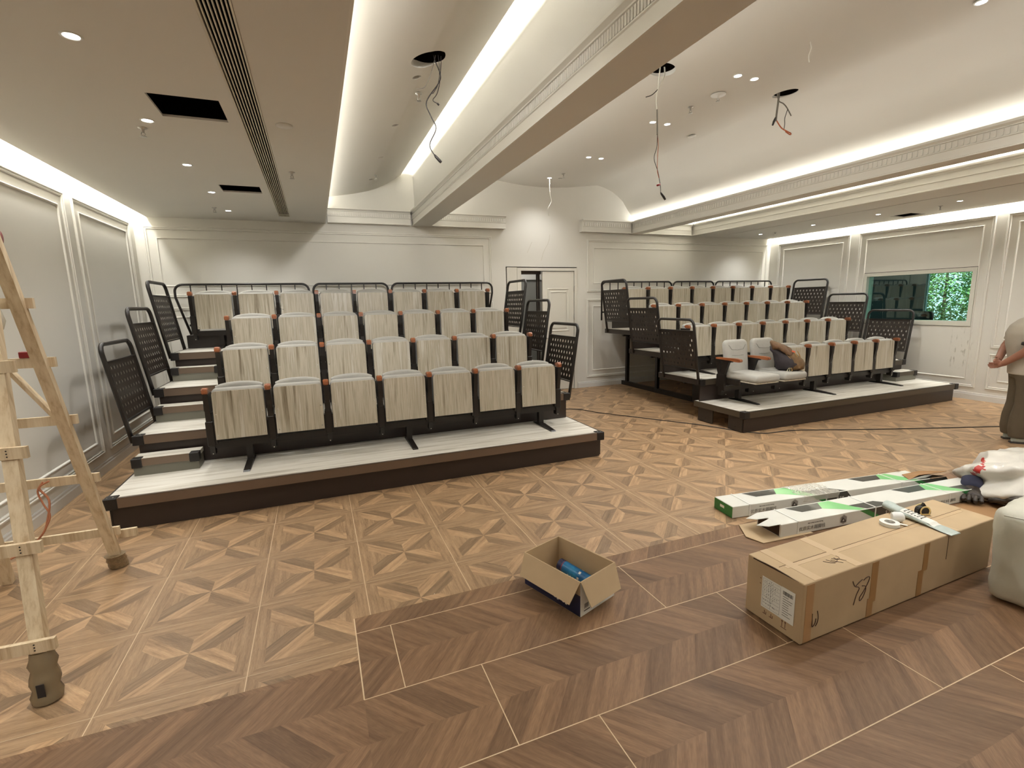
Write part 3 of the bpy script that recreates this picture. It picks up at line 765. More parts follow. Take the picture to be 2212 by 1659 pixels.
def foot_mb(x, z):
    b = MB()
    b.box(x-.028, x+.028, .0+.06, .13, z+.012, z+.19)
    b.prism([(-.27, z), (.24, z), (.24, z+.012), (.12, z+.03), (.02, z+.03), (-.25, z+.012)], x-.028, x+.028, 'x')
    return b
def platform(bank, X0, X1, seatx):
    mir = bank == 'right'
    for r in range(4):
        z = TZ[r]; y0 = NY[r]; y1 = NY[r+1]+.12 if r < 3 else 5.46
        t = empty('seating_platform', (0, 0, 0))
        names = ['lowest, widest-looking', 'second', 'third', 'topmost']
        lab = {0: 'lowest pale-decked platform tier of the %s seating bank resting on the floor', 1: 'second tier up of the %s seating bank, above its lowest platform',
               2: 'third tier up of the %s seating bank, below the topmost platform', 3: 'topmost pale platform tier of the %s seating bank under its back row'}[r] % bank
        tag(t, lab, 'platform', 'tiers of the %s seating bank' % bank)
        b = MB(); b.box(X0+.012, X1-.012, y0+.012, y1, z-.045, z); b.build('deck', DECK, t)
        b = MB(); b.box(X0+.085, X1-.085, y0, y0+.011, z-.078, z+.003); b.box(X0+.085, X1-.085, y0, y0+.03, z+.0005, z+.004)
        b.build('nosing', NOSED if mir else NOSE, t)
        for xa in (X0, X1-.011):
            b = MB(); b.box(xa, xa+.011, y0+.085, y1, z-.078, z+.002); b.build('edge_trim', NOSED if r == 0 and mir else BLKP, t)
        for xa, xb in ((X0-.006, X0+.084), (X1-.084, X1+.006)):
            b = MB(); b.box(xa, xb, y0-.006, y0+.084, z-.085, z+.007, .004, 1); b.build('corner_cap', RUBBER, t)
            for dx in (.02, .06):
                b = MB(); b.lathe([(.006, 0), (.004, .003)], (xa+dx, y0+.03, z+.0072), 8); b.build('bolt', SILVER, t)
        zb = TZ[r-1] if r else 0
        b = MB(); b.box(X0+.03, X1-.03, y0+.04, y0+.055, zb+.002, z-.05); b.build('riser', RISER, t)
        # seat beam and T feet standing on this deck
        ax0 = seatx; ax1 = seatx+7*PITCH_X
        if r == 3:
            if mir: ax1 += PITCH_X
            else: ax0 -= PITCH_X
        b = MB(); b.box(ax0-.02, ax1+.02, RY[r]+.05, RY[r]+.115, z+.17, z+.235); b.build('seat_beam', BLK, t)
        fx = [seatx+.30, seatx+1.84, seatx+3.42]
        if r == 3: fx = [ax0+.3, seatx+1.84, ax1-.25]
        for x in fx:
            b = foot_mb(x, z); o = b.build('foot', BLK, t); 
            for v in o.data.vertices: v.co.y += RY[r]
        # understructure: legs and floor runners
        if r > 0:
            for x in (X0+.88, X1-.88):
                ya = (0, 3.98, 5.02, 5.98)[r]
                b = MB(); b.box(x-.03, x+.03, ya-.03, ya+.03, .0855 if r > 1 else .301, z-.046); b.build('leg', BLK, t)
                b = MB(); s_ = -1 if x > (X0+X1)/2 else 1
                b.bar((x, ya-.03, z-.26), (x, ya-.24, z-.05), .03, .03); b.build('brace', BLK, t)
                b = MB(); b.box(x-.03, x+.03, (0, 3.02, 4.06, 5.10)[r], (0, 4.05, 5.09, 6.14)[r], 0, .085 if r > 1 else .30); b.build('runner', BLK, t)
            b = MB(); b.box(X0+.10, X1-.10, y0+.44, y0+.48, z-.12, z-.046); b.build('cross_beam', BLK, t)
        else:
            for x, s_ in ((X0+.012, 1), (X1-.024, 1)):
                for ya, yb_ in ((y0+.05, y0+.28), (y0+.56, y0+.84)):
                    b = MB(); b.box(x, x+.012, ya, yb_, .012, z-.079); b.lathe([(.008, -.0), (.006, -.004)], (x-.0005, (ya+yb_)/2, .06), 8, 'x'); b.build('side_plate', BLKP, t)
        # last tier carries the black housing behind the back row
        if r == 3:
            hx = X0+.02 if not mir else X0+.52; b = MB(); b.box(hx, X1-.02, 5.46, 6.02, z-.10, 1.40); b.box(hx, X1-.02, 5.38, 5.458, z-.10, 1.40); b.build('rear_housing', BLKP, t)
    # steps in the aisle
    sx0, sx1 = (X0+.03, X0+.555) if not mir else (X1-.60, X1-.05)
    for r in range(3):
        z = TZ[r]; yb_ = NY[r+1]-.004; ya = yb_-.22
        s = empty('aisle_step', (0, 0, 0))
        tag(s, '%s half-height step in the aisle of the %s seating bank, counted from the floor' % (('lowest', 'middle', 'highest')[r], bank), 'step', 'aisle steps of the %s bank' % bank)
        b = MB(); b.box(sx0+.01, sx1-.01, ya+.012, yb_, z, z+.115); b.build('body', mat('step_grey', (112, 110, 98), .5), s)
        b = MB(); b.box(sx0+.005, sx1-.005, ya+.006, yb_, z+.1155, z+.155); b.build('tread', DECK, s)
        b = MB(); b.box(sx0+.08, sx1-.08, ya, ya+.0055, z+.09, z+.158); b.build('nosing', NOSED if mir else NOSE, s)
        for xa, xb in ((sx0, sx0+.078), (sx1-.078, sx1)):
            b = MB(); b.box(xa, xb, ya-.006, ya+.08, z+.075, z+.16, .004, 1); b.build('corner_cap', RUBBER, s)
    # side guard rails
for_rail_mesh = {}
def side_rail(L=.76, lean=.13, H=.86):
    """local: x = outward lean at height, y along, z up; panel plane leans to -x"""
    t = empty('side_guard_rail')
    def Q(y, z): return (-lean*z/H, y, z)
    R = .085
    path = [Q(0, -.06), Q(0, .25), Q(0, H-R)]+[Q(p[0], p[1]) for p in arc(R, H-R, R, 180, 90, 6)[1:]]+[Q(p[0], p[1]) for p in arc(L-R, H-R, R, 90, 0, 6)]+[Q(L, .25), Q(L, -.06)]
    b = MB(); b.tube(path, .020, 10); b.build('frame', BLK, t)
    for z in (.70, .145):
        b = MB(); b.bar(Q(0, z), Q(L, z), .012, .03, up=(1, 0, 0)); b.build('cross_bar', BLK, t)
    # perforated sheet with real slots
    nx, nz = 9, 7; ya, yb_, za, zb = .03, L-.03, .155, .695
    cw = (yb_-ya)/(nx+.5); chh = (zb-za)/(nz+.6); b = MB(); thk = .003
    def quad(y0, y1, z0, z1, hole):
        cy, cz = (y0+y1)/2, (z0+z1)/2
        outer = [(y1, z0), (y1, z1), (y0, z1), (y0, z0)]
        if not hole:
            b.poly([Q(*p) for p in outer]); return
        hw, hh = .0115, .020
        inner = [(cy+hw*math.cos(a)*1.05, cz+hh*math.sin(a)) for a in [-PI/4+k*PI/4 for k in range(8)]]
        mid = [(y1, z0), (y1, cz), (y1, z1), (cy, z1), (y0, z1), (y0, cz), (y0, z0), (cy, z0)]
        A = [b.b.verts.new(Q(*p)) for p in mid]; B = [b.b.verts.new(Q(*p)) for p in inner]
        for k in range(8): b.b.faces.new((A[k], A[(k+1) % 8], B[(k+1) % 8], B[k]))
    for j in range(nz):
        z0 = za+.3*chh+j*chh; off = 0 if j % 2 else cw*.5
        if off: quad(ya, ya+off, z0, z0+chh, False)
        else: quad(yb_-cw*.5, yb_, z0, z0+chh, False)
        for i in range(nx): quad(ya+off+i*cw, ya+off+(i+1)*cw, z0, z0+chh, True)
    quad(ya, yb_, za, za+.3*chh, False); quad(ya, yb_, zb-.3*chh, zb, False)
    o = b.build('perforated_panel', BLKP, t, norm=False)
    m = o.modifiers.new('so', 'SOLIDIFY'); m.thickness = thk
    return t
rail0 = side_rail(); r_used = False
for bank, X0, X1 in (('left', -.62, 3.955), ('right', 6.07, 10.68)):
    for r in (1, 2, 3):
        for sd, x in (('left', X0), ('right', X1)):
            o = rail0 if not r_used else copy_tree(rail0); r_used = True
            if sd == 'left': o.location = (x-.018, NY[r]+.03, TZ[r]); o.rotation_euler = (0, 0, 0)
            else: o.location = (x+.018, NY[r]+.03+.76, TZ[r]); o.rotation_euler = (0, 0, PI)
            tag(o, 'black perforated side rail at the %s end of the %s tier of the %s bank' % (sd, ['', 'second', 'third', 'topmost'][r], bank), 'railing', 'perforated side rails')
platform('left', -.62, 3.955, .05)
platform('right', 6.07, 10.68, 6.325)
# rear guard rails
def rear_rail(x0, x1, lean0, lean1, label, group):
    t = empty('rear_guard_rail', (0, 0, 0)); tag(t, label, 'railing', group)
    y = 5.98; H0, H1 = 1.36, 2.105; R = .10
    pts = [(x0+lean0*.55, y, H0), (x0, y, H1-R-.08), (x0, y, H1-R)] if lean0 else [(x0, y, H0), (x0, y, H1-R)]
    a = [(p[0], y, p[1]) for p in arc(x0+R, H1-R, R, 180, 90, 6)[1:]]+[(p[0], y, p[1]) for p in arc(x1-R, H1-R, R, 90, 0, 6)]
    e = [(x1, y, H1-R-.08), (x1-lean1*.55, y, H0)] if lean1 else [(x1, y, H0)]
    b = MB(); b.tube(pts+a+e, .017, 10); b.build('frame', BLK, t)
    b = MB(); xa = x0+(lean0*.5 if lean0 else 0); b.bar((xa, y, 1.52), (x1-(lean1*.5 if lean1 else 0), y, 1.52), .02, .03); b.build('bottom_rail', BLK, t)
    n = max(2, int((x1-x0)/.185)); 
    for k in range(1, n):
        x = x0+(x1-x0)*k/n
        b = MB(); b.bar((x, y, 1.52), (x, y, H1), .014, .014); b.build('bar', BLK, t)
    return t
rear_rail(-.80, .985, .26, 0, 'long black barred rear rail at the left end of the left bank, by the wall', 'rear rails of the left bank')
rear_rail(1.05, 2.20, 0, 0, 'short black barred rear rail in the middle behind the left bank back row', 'rear rails of the left bank')
rear_rail(2.26, 4.03, 0, .22, 'long black barred rear rail at the right end of the left bank, near the door', 'rear rails of the left bank')
rear_rail(6.32, 8.02, 0, 0, 'long black barred rear rail at the left end of the right bank, near the door', 'rear rails of the right bank')
rear_rail(8.06, 9.15, 0, 0, 'short black barred rear rail in the middle behind the right bank back row', 'rear rails of the right bank')
rear_rail(9.20, 10.86, 0, .2, 'long black barred rear rail at the right end of the right bank, by the corner', 'rear rails of the right bank')

# ================================================================== CEILING FIXTURES
LENS = emis('lamp_lens', (1.0, .98, .95), 22)
RIMM = mat('lamp_rim', (222, 220, 212), .3)
def downlight(x, y, z, label, group, lit=True, visible=True, e=1., nrm=None):
    if visible:
        t = empty('downlight', (x, y, z)); tag(t, label, 'ceiling light', group)
        b = MB(); b.lathe([(.046, .004), (.046, -.003), (.036, -.004), (.034, .004)], n=20); b.build('rim', RIMM, t)
        b = MB(); b.lathe([(.0, -.001), (.033, -.001)], n=16); b.build('lens', LENS, t)
        if nrm: t.rotation_euler = (0, nrm, 0)
    l = D.lights.new('spot_beam', 'SPOT'); l.energy = SPOT_E*e; l.spot_size = math.radians(132); l.spot_blend = 1.0; l.shadow_soft_size = .05; l.color = WARM
    o = D.objects.new('spot_beam', l); COL.objects.link(o); o.location = (x, y, z-.02)
names_l = ['nearest', 'second nearest', 'middle', 'second farthest', 'farthest']
for k in range(5): downlight(.065, .765+1.16*k, ZC, '%s of the five lit downlights in the flat ceiling on the left' % names_l[k], 'left ceiling downlights', e=.68)
for k in range(1, 4): downlight(.065, .765-1.16*k, ZC, '', '', visible=False, e=.5)
vr = [(.06, 'at the top right edge'), (1.49, 'nearest'), (2.77, 'second nearest'), (4.262, 'farthest')]
for y, nm in vr[1:]:
    for x, sd in ((4.998, 'left'), (5.21, 'right')):
        z = 3.955-.11*math.sin(PI*(x-3.9)/2.42)
        downlight(x, y, z, '%s lamp of the %s pair of downlights in the curved ceiling' % (sd, nm), 'paired curved ceiling downlights', e=.85)
downlight(5.84, .02, 3.876, 'bright downlight in the curved ceiling at the very top right edge of the photo', 'paired curved ceiling downlights', e=.8)
downlight(4.977, 5.534, 3.847, 'single downlight in the curved ceiling above the door', 'paired curved ceiling downlights', e=.9)
for y in (.06, -1.4, -3.2):
    for x in (4.4, 5.8): downlight(x, y if x < 5 else y-.1, 3.86, '', '', visible=False, e=.8)
for (x, y), nm in zip(((9.946, 5.543), (9.865, 4.292), (9.867, 3.146), (9.871, 2.029)), ('farthest', 'second farthest', 'second nearest', 'nearest')):
    downlight(x, y, ZC, '%s downlight in the low ceiling strip along the right wall' % nm, 'right ceiling downlights', e=.7)
for y in (.85, -.3, -1.5, -2.7): downlight(9.87, y, ZC, '', '', visible=False, e=.7)

# unseen spots added to brighten the back wall, seating banks and right wall
for (x, y, z, tx, ty, tz, e_) in ((1.7, -.43, 3.50, 1.0, 6.2, 1.5, 3.6), (1.7, -1.59, 3.50, 2.3, 6.2, 1.6, 3.6), (5.0, -1.3, 3.82, 7.6, 6.2, 1.2, 1.7), (5.2, -2.6, 3.82, 11.0, 2.6, 1.0, 1.6)):
    l = D.lights.new('spot_beam', 'SPOT'); l.energy = SPOT_E*e_; l.spot_size = math.radians(54); l.spot_blend = 1.; l.shadow_soft_size = .08; l.color = WARM
    o = D.objects.new('spot_beam', l); COL.objects.link(o); o.location = (x, y, z-.03); o.rotation_euler = (Vector((tx, ty, tz))-Vector((x, y, z))).to_track_quat('-Z', 'Y').to_euler()

def sprinkler(x, y, z, label, plate=0.):
    t = empty('sprinkler', (x, y, z)); tag(t, label, 'sprinkler', 'ceiling sprinklers')
    b = MB(); b.lathe([(plate or .03, .001), (plate or .03, -.004), (.012, -.010), (.009, -.035), (.0, -.035)], n=16); b.build('base', RIMM if plate else STEEL, t)
    b = MB(); b.tube([(-.006, 0, -.03), (-.014, 0, -.045), (-.003, 0, -.06)], .003, 6); b.tube([(.006, 0, -.03), (.014, 0, -.045), (.003, 0, -.06)], .003, 6)
    b.lathe([(.0, -.058), (.022, -.060), (.022, -.063), (.0, -.063)], n=12); b.build('deflector', STEEL, t)
sprinkler(-.01, 2.10, ZC, 'sprinkler head beside the large square opening in the left ceiling')
sprinkler(-.07, 5.22, ZC, 'sprinkler head at the far end of the left ceiling near the back wall')
sprinkler(.944, 3.086, ZC, 'sprinkler head right of the long slatted air vent in the left ceiling')
sprinkler(2.06, 2.24, 3.60, 'sprinkler head beside the hanging wires in the narrow curved recess')
sprinkler(2.01, 5.12, 3.584, 'sprinkler head near the far end of the narrow curved recess')
sprinkler(5.071, 5.20, 3.838, 'sprinkler head in the big curved ceiling above the door')
sprinkler(5.093, 2.236, 3.838, 'sprinkler head in the big curved ceiling between two downlight pairs')
sprinkler(5.139, 1.88, 3.838, 'sprinkler head on a white round plate in the big curved ceiling', .075)
sprinkler(10.02, 5.246, ZC, 'sprinkler head at the far end of the right low ceiling')
sprinkler(10.06, 2.366, ZC, 'sprinkler head in the right low ceiling near the square opening')
def disc(name, x, y, z, r, label, cat, ry=0.):
    b = MB(); b.lathe([(.0, -.012), (r*.8, -.012), (r, -.006), (r, .002)], n=24)
    o = tag(b.build(name, RIMM), label, cat); o.location = (x, y, z); o.rotation_euler = (0, ry, 0)
disc('smoke_detector', .948, 1.739, ZC, .058, 'flat round white detector in the left ceiling beside the long air vent', 'smoke detector')
disc('smoke_detector', 5.909, 3.127, 3.885, .05, 'white round plate on the big curved ceiling near its right crease', 'smoke detector', -.12)
# long slatted air vent
v = empty('linear_air_vent', (.7425, -.5, ZC)); tag(v, 'long black slatted air vent running down the left ceiling towards the back wall', 'air vent')
VF = mat('vent_metal', (216, 210, 194), .4)
b = MB(); ya, yb_ = Y0+.8, 6.185
for x in (-.076, .066): b.box(x, x+.010, ya, yb_, -.004, .03)
b.box(-.076, .076, yb_-.010, yb_, -.004, .03); b.build('frame', VF, v)
for k in range(7):
    x = -.054+.018*k
    b = MB(); b.box(x-.0032, x+.0032, ya, yb_-.01, -.003, .012); b.build('slat', VF, v)
# hanging wires
WBLK = mat('wire_black', (34, 28, 26), .5); WWHT = mat('wire_white', (214, 210, 198), .5); WGRY = mat('wire_grey', (108, 102, 92), .5); WORG = mat('wire_orange', (168, 84, 42), .5); WRED = mat('red_plastic', (132, 26, 26), .45)
def cable(t, name, pts, r, m, k=6): 
    b = MB(); b.tube(smoothpath(pts, k), r, 8); return b.build(name, m, t)
w1 = empty('hanging_wires', (0, 0, 0)); tag(w1, 'black lamp wires dangling from the round hole in the narrow curved recess', 'wires')
y = 1.58
cable(w1, 'main_cable', [(2.049, y+.02, 3.70), (2.052, y, 3.598), (2.092, y, 3.496), (2.076, y, 3.431), (1.974, y, 3.286), (2.001, y, 3.19), (2.04, y, 3.101), (1.984, y, 2.977), (2.018, y, 2.903)], .0042, WBLK)
b = MB(); b.tube([(2.016, y, 2.908), (2.028, y, 2.893), (2.06, y, 2.862), (2.07, y, 2.852)], [.005, .011, .012, .009], 10); b.build('connector', WBLK, w1)
cable(w1, 'short_cable', [(2.099, y, 3.72), (2.103, y, 3.606), (2.086, y, 3.444), (2.06, y, 3.354), (2.025, y, 3.303), (2.062, y, 3.282)], .003, WBLK)
b = MB(); b.tube([(2.058, y, 3.285), (2.072, y, 3.272)], .007, 8); b.build('connector', WBLK, w1)
cable(w1, 'side_cable', [(2.08, y, 3.70), (2.044, y, 3.563), (2.001, y, 3.449), (1.96, y, 3.384), (1.904, y, 3.368)], .0025, WGRY)
cable(w1, 'thin_cable', [(2.07, y-.01, 3.70), (2.085, y-.01, 3.55), (2.072, y-.01, 3.43), (2.035, y-.01, 3.36), (2.02, y-.01, 3.345)], .0025, WBLK)
w2 = empty('hanging_wires', (0, 0, 0)); tag(w2, 'long wires with a red connector dangling from the hole beside the beam', 'wires')
y = 1.72
cable(w2, 'grey_cable', [(4.316, y+.02, 4.0), (4.318, y, 3.856), (4.251, y, 3.723), (4.232, y, 3.63), (4.241, y, 3.539)], .007, WWHT)
cable(w2, 'dark_cable', [(4.241, y, 3.54), (4.247, y, 3.42), (4.252, y, 3.312)], .0065, WGRY)
cable(w2, 'core_wire', [(4.254, y, 3.312), (4.25, y, 3.2), (4.222, y, 3.095), (4.271, y, 2.977), (4.304, y, 2.848), (4.31, y, 2.777)], .003, WBLK)
cable(w2, 'orange_wire', [(4.255, y, 3.31), (4.268, y, 3.22), (4.263, y, 3.125), (4.262, y, 3.0), (4.285, y, 2.92)], .0028, WORG)
cable(w2, 'loose_wire', [(4.25, y, 3.72), (4.18, y, 3.66), (4.11, y, 3.632)], .004, WBLK)
cable(w2, 'second_cable', [(4.27, y, 3.95), (4.255, y, 3.80), (4.25, y, 3.72)], .006, WWHT)
b = MB(); b.tube([(4.308, y, 2.79), (4.32, y, 2.775), (4.35, y, 2.745), (4.368, y, 2.722)], [.004, .010, .012, .010], 10); b.build('connector', WBLK, w2)
b = MB(); b.tube([(4.30, y, 2.862), (4.265, y, 2.85)], .009, 8); b.build('red_connector', WRED, w2)
w3 = empty('hanging_wires', (0, 0, 0)); tag(w3, 'bent wires with orange ends dangling from the hole farthest right in the ceiling', 'wires')
y = 1.75
cable(w3, 'main_cable', [(5.851, y, 4.0), (5.844, y, 3.816), (5.832, y, 3.7), (5.826, y, 3.616)], .010, WGRY)
cable(w3, 'orange_wire', [(5.828, y, 3.63), (5.911, y, 3.558), (6.0, y, 3.53), (6.06, y, 3.515), (6.05, y, 3.50), (5.98, y, 3.525)], .006, WORG)
cable(w3, 'side_cable', [(5.80, y, 3.98), (5.844, y, 3.83), (5.92, y, 3.80), (5.976, y, 3.766), (6.048, y, 3.692)], .006, WGRY)
cable(w3, 'thin_wire', [(5.991, y, 3.758), (5.97, y, 3.70), (5.955, y, 3.65), (5.96, y, 3.60), (5.955, y, 3.55)], .0035, WBLK)
b = MB(); b.tube([(5.818, y, 3.65), (5.80, y, 3.61), (5.783, y, 3.568)], [.006, .012, .009], 8); b.build('connector', WBLK, w3)
for pts, lab in (([(4.975, 5.53, 3.842), (4.979, 5.53, 3.64), (4.989, 5.53, 3.539), (5.01, 5.53, 3.464), (4.943, 5.53, 3.345), (4.955, 5.53, 3.222)], 'thin white wire hanging from the downlight above the door'),
                 ([(5.08, .81, 3.848), (5.10, .81, 3.798), (5.076, .81, 3.741), (5.087, .81, 3.689)], 'short white wire hanging alone from the big curved ceiling')):
    b = MB(); b.tube(smoothpath(pts), .0045, 8); tag(b.build('hanging_wire', WWHT), lab, 'wire')
# red alarm on the left wall
al = empty('alarm_bell', (-1.24, 2.70, 2.335)); tag(al, 'dark red round alarm on the left wall at the very left edge of the photo', 'alarm')
b = MB(); b.lathe([(.085, 0), (.085, .03), (.06, .055), (.0, .062)], n=28, axis='x'); b.build('dome', WRED, al)
b = MB(); b.lathe([(.03, .0), (.03, .002)], n=12, axis='x'); b.box(.0, .03, -.03, .03, -.115, -.075); b.build('mount', mat('red_mount', (92, 22, 22), .5), al)

# ================================================================== LADDER
N0 = Vector((-.23, .205, 0)); F0 = Vector((-.362, 1.524, 0)); AP = Vector((-.440, .850, 2.271))
ld = empty('wooden_ladder', (-.45, .85, 0)); tag(ld, 'homemade raw pine A-frame ladder with plastic bottles on its feet by the left wall', 'ladder')
def lp(b, name, m, p=ld):
    o = b.build(name, m, p); o.matrix_parent_inverse = Matrix.Translation(ld.location).inverted(); return o
WX = Vector((-.60, .02, 0))
for base, yoff in ((N0, -.02), (F0, .02)):
    for k, off in enumerate((Vector((0, 0, 0)), WX)):
        top = AP+Vector((0, yoff, 0))+off*.55
        b = MB(); st = base+off; dirv = (top-st).normalized()
        b.bar(tuple(st+Vector((0, 0, .012))), tuple(top+dirv*.05), .058, .042, up=(0, 1, 0)); lp(b, 'stile', PINE)
def on(base, z, off): 
    top = AP+off*.55; st = base+off; return st+(top-st)*(z/2.271)
for base, sg, zs, ovr in ((N0, -1, (.256, .68, 1.106, 1.5), .075), (F0, 1, (.275, .70, 1.11, 1.47, 1.80), .06)):
    for i, z in enumerate(zs):
        a = on(base, z, Vector((0, 0, 0))); c = on(base, z, WX)
        u = (a-c).normalized(); dy = sg*.038 if base is N0 else (-.038 if i != 0 else .04)
        if base is N0: dy = -.038
        if base is F0: dy = .042
        b = MB(); b.bar(tuple(c-u*.05+Vector((0, dy, 0))), tuple(a+u*ovr+Vector((0, dy, 0))), .056, .022, up=(0, 1, 0)); lp(b, 'rung', PINE)
        b = MB()
        for q in (-.014, 0, .014): b.lathe([(.0035, -.0008), (.0035, .001)], (a.x, a.y+dy-.0115, z+q), 6, 'y')
        if base is N0: lp(b, 'nail', INK)
        else: b.b.free()
b = MB(); p1 = on(F0, 1.06, Vector((0, 0, 0))); p2 = on(F0, 1.44, WX*.42); b.bar(tuple(p1+Vector((-.01, .045, 0))), tuple(p2+Vector((0, .075, 0))), .02, .045, up=(0, 1, 0)); lp(b, 'brace', PINE)
for s in (0, 1):
    b = MB(); o_ = WX*s
    b.bar(tuple(AP+o_*.55+Vector((0, -.06, .0))), tuple(AP+o_*.55+Vector((0, .06, .0))), .02, .02); lp(b, 'hinge', STEEL)
a = on(F0, .25, Vector((0, 0, 0))); b = MB(); b.box(a.x+.03, a.x+.14, a.y+.066, a.y+.09, .20, .26, .002, 1); lp(b, 'scrap_block', PINE)
# feet wrapped in cut plastic bottles and tape
PLB = D.materials.new('dirty_clear_plastic'); PLB.use_nodes = True; q = PLB.node_tree.nodes['Principled BSDF']
q.inputs['Base Color'].default_value = (*lin((150, 132, 104)), 1); q.inputs['Roughness'].default_value = .18; q.inputs['Transmission Weight'].default_value = .45; q.inputs['IOR'].default_value = 1.3
ddir = (AP-N0).normalized()
b = MB(); rg = []
for k in range(9):
    t = k/8; c = N0+ddir*(.008+.22*t); r = .056+.006*math.sin(k*2.3)-.010*t*t
    rg.append((tuple(c), (r, 0, 0), (0, r*.9, .0)))
b.loft(rg, 14); o = lp(b, 'bottle_sleeve', PLB); autosmooth(o, 60)
b = MB(); c = N0+ddir*.075; b.xbox(Matrix.Translation(c+Vector((.004, -.056, 0))), .03, .003, .07, .001, 1); lp(b, 'black_patch', INK)
b = MB(); rg = []
ddir = (AP-F0).normalized()
for k in range(6):
    t = k/5; c = F0+ddir*(.006+.10*t); r = .056+.005*math.sin(k*2.9)
    rg.append((tuple(c), (r, 0, 0), (0, r, .0)))
b.loft(rg, 12); o = lp(b, 'tape_wrap', mat('dirty_tape', (128, 108, 80), .35, var=.25, scale=60, bump=.5, bscale=90)); autosmooth(o, 60)
b = MB(); c = F0+Vector((.018, -.060, .06)); b.xbox(Matrix.Translation(c), .022, .002, .022); lp(b, 'white_sticker', WHITEP)
# red block, orange strap and plastic sheet on the ladder
p = on(F0, 1.47, WX*.22)
b = MB(); b.box(p.x-.0, p.x+.10, p.y+.02, p.y+.06, 1.4995, 1.535, .003, 1); tag(b.build('red_block', WRED), 'small dark red block lying on an upper ladder rung', 'block')
STR = mat('orange_string', (178, 116, 84), .8)
p = on(F0, .70, WX*.42)
b = MB(); b.tube(smoothpath([(p.x+.06, p.y-.055, .735), (p.x+.01, p.y-.06, .70), (p.x+.05, p.y-.07, .62), (p.x+.03, p.y-.08, .50), (p.x+.0, p.y-.09, .42), (p.x-.08, p.y-.10, .34), (p.x-.16, p.y-.11, .30)]), .006, 6)
b.tube(smoothpath([(p.x+.03, p.y-.055, .735), (p.x+.0, p.y-.06, .68), (p.x+.02, p.y-.07, .60), (p.x+.045, p.y-.08, .52), (p.x+.0, p.y-.09, .42)]), .005, 6)
tag(b.build('orange_strap', STR), 'faded orange strap tied around the lower rung of the wooden ladder', 'strap')
CLR = D.materials.new('cloudy_plastic'); CLR.use_nodes = True; q = CLR.node_tree.nodes['Principled BSDF']
q.inputs['Base Color'].default_value = (*lin((214, 208, 190)), 1); q.inputs['Roughness'].default_value = .25; q.inputs['Alpha'].default_value = .72
p = on(F0, 1.70, WX*.3)
b = MB(); b.loft([((p.x, p.y-.09, 1.86), (.05, 0, 0), (0, .02, 0)), ((p.x, p.y-.10, 1.78), (.08, 0, 0), (0, .035, 0)), ((p.x+.01, p.y-.10, 1.70), (.085, 0, .01), (0, .04, 0)), ((p.x+.01, p.y-.10, 1.655), (.07, 0, .012), (0, .02, 0))], 14)
tag(b.build('plastic_bag', CLR), 'cloudy plastic bag hung on the ladder at the left edge of the photo', 'bag')

# ================================================================== LARGE CARTON
BH = .338
bx = empty('cardboard_box', (3.183, -.892, 0), math.atan2(.02, 1.0)); tag(bx, 'long closed brown cardboard box with shipping label and handwritten numbers', 'box')
BL, BW = 1.74, .335
b = MB(); b.box(0, BL, 0, BW, .006, BH, .006, 2); o = b.build('carton', CARD, bx)
b = MB(); b.box(.03, BL-.02, BW/2-.0012, BW/2+.0012, BH-.0005, BH+.0008); b.build('flap_seam', mat('cardboard_gap', (74, 48, 26), .9), bx)
b = MB()   # lifted end edge with dark gap
b.prism([(.03, BH-.003), (.30, BH-.010), (.30, BH-.004), (.17, BH+.002)], -.0012, .004, 'x'); b.build('torn_edge', mat('torn_gap', (60, 40, 24), .9), bx)
def strip(n, x0, x1, y0, y1, z0, z1, m): 
    b = MB(); b.box(x0, x1, y0, y1, z0, z1); return b.build(n, m, bx)
strip('kraft_tape', .53, .585, -.0012, .0, .09, BH-.012, KRAFT); strip('kraft_tape', .515, .565, -.0016, -.0002, .01, .12, KRAFT)
strip('kraft_tape', 1.0, 1.05, -.0012, .0, .16, BH-.01, KRAFT); strip('kraft_tape', .965, 1.015, -.0016, -.0002, .01, .17, KRAFT)
strip('kraft_tape', .02, .075, -.0012, .0, .01, BH-.01, mat('kraft_tape_pale', (172, 134, 90), .4))
CLT = mat('clear_tape', (188, 160, 122), .32)
for x0, x1 in ((.08, .135), (.40, .455), (1.30, 1.35)): strip('packing_tape', x0, x1, .004, BW-.004, BH+.0004, BH+.0012, CLT)
strip('packing_tape', .06, 1.68, BW/2-.03, BW/2-.004, BH+.0003, BH+.001, CLT)
strip('damage_crack', 1.235, 1.238, -.0014, 0, .18, BH-.01, mat('torn_gap', (60, 40, 24), .9))
# handwriting
MK = mat('marker_ink', (58, 28, 16), .6)
def strokes(name, lst, P, r=.0022):
    b = MB()
    for pts in lst: b.tube([P(*p) for p in smoothpath([(q[0], q[1], 0) for q in pts], 5)], r, 5)
    o = b.build(name, MK, bx)
def PS(u, v, h=0): return (u, -.0010, v)
def PT(u, v, h=0): return (u, v, BH+.001)
s58 = [[(.0, .10), (.008, .085), (.02, .068), (.045, .058), (.05, .045), (.035, .02), (.02, -.03)], [(.025, .07), (.05, .085), (.07, .092)],
       [(.078, .085), (.10, .095), (.122, .09), (.11, .06), (.085, .025), (.062, -.0), (.064, -.02), (.085, -.005), (.100, .03), (.095, .05), (.07, .058)]]
strokes('handwritten_number', [[(.375+p[0]*1.15, .150+p[1]*1.1) for p in st] for st in s58], PS)
strokes('handwritten_number', [[(.075, .16), (.078, .12), (.082, .085), (.10, .10), (.105, .125)], [(.112, .165), (.122, .13), (.118, .10), (.105, .082)]], PS)
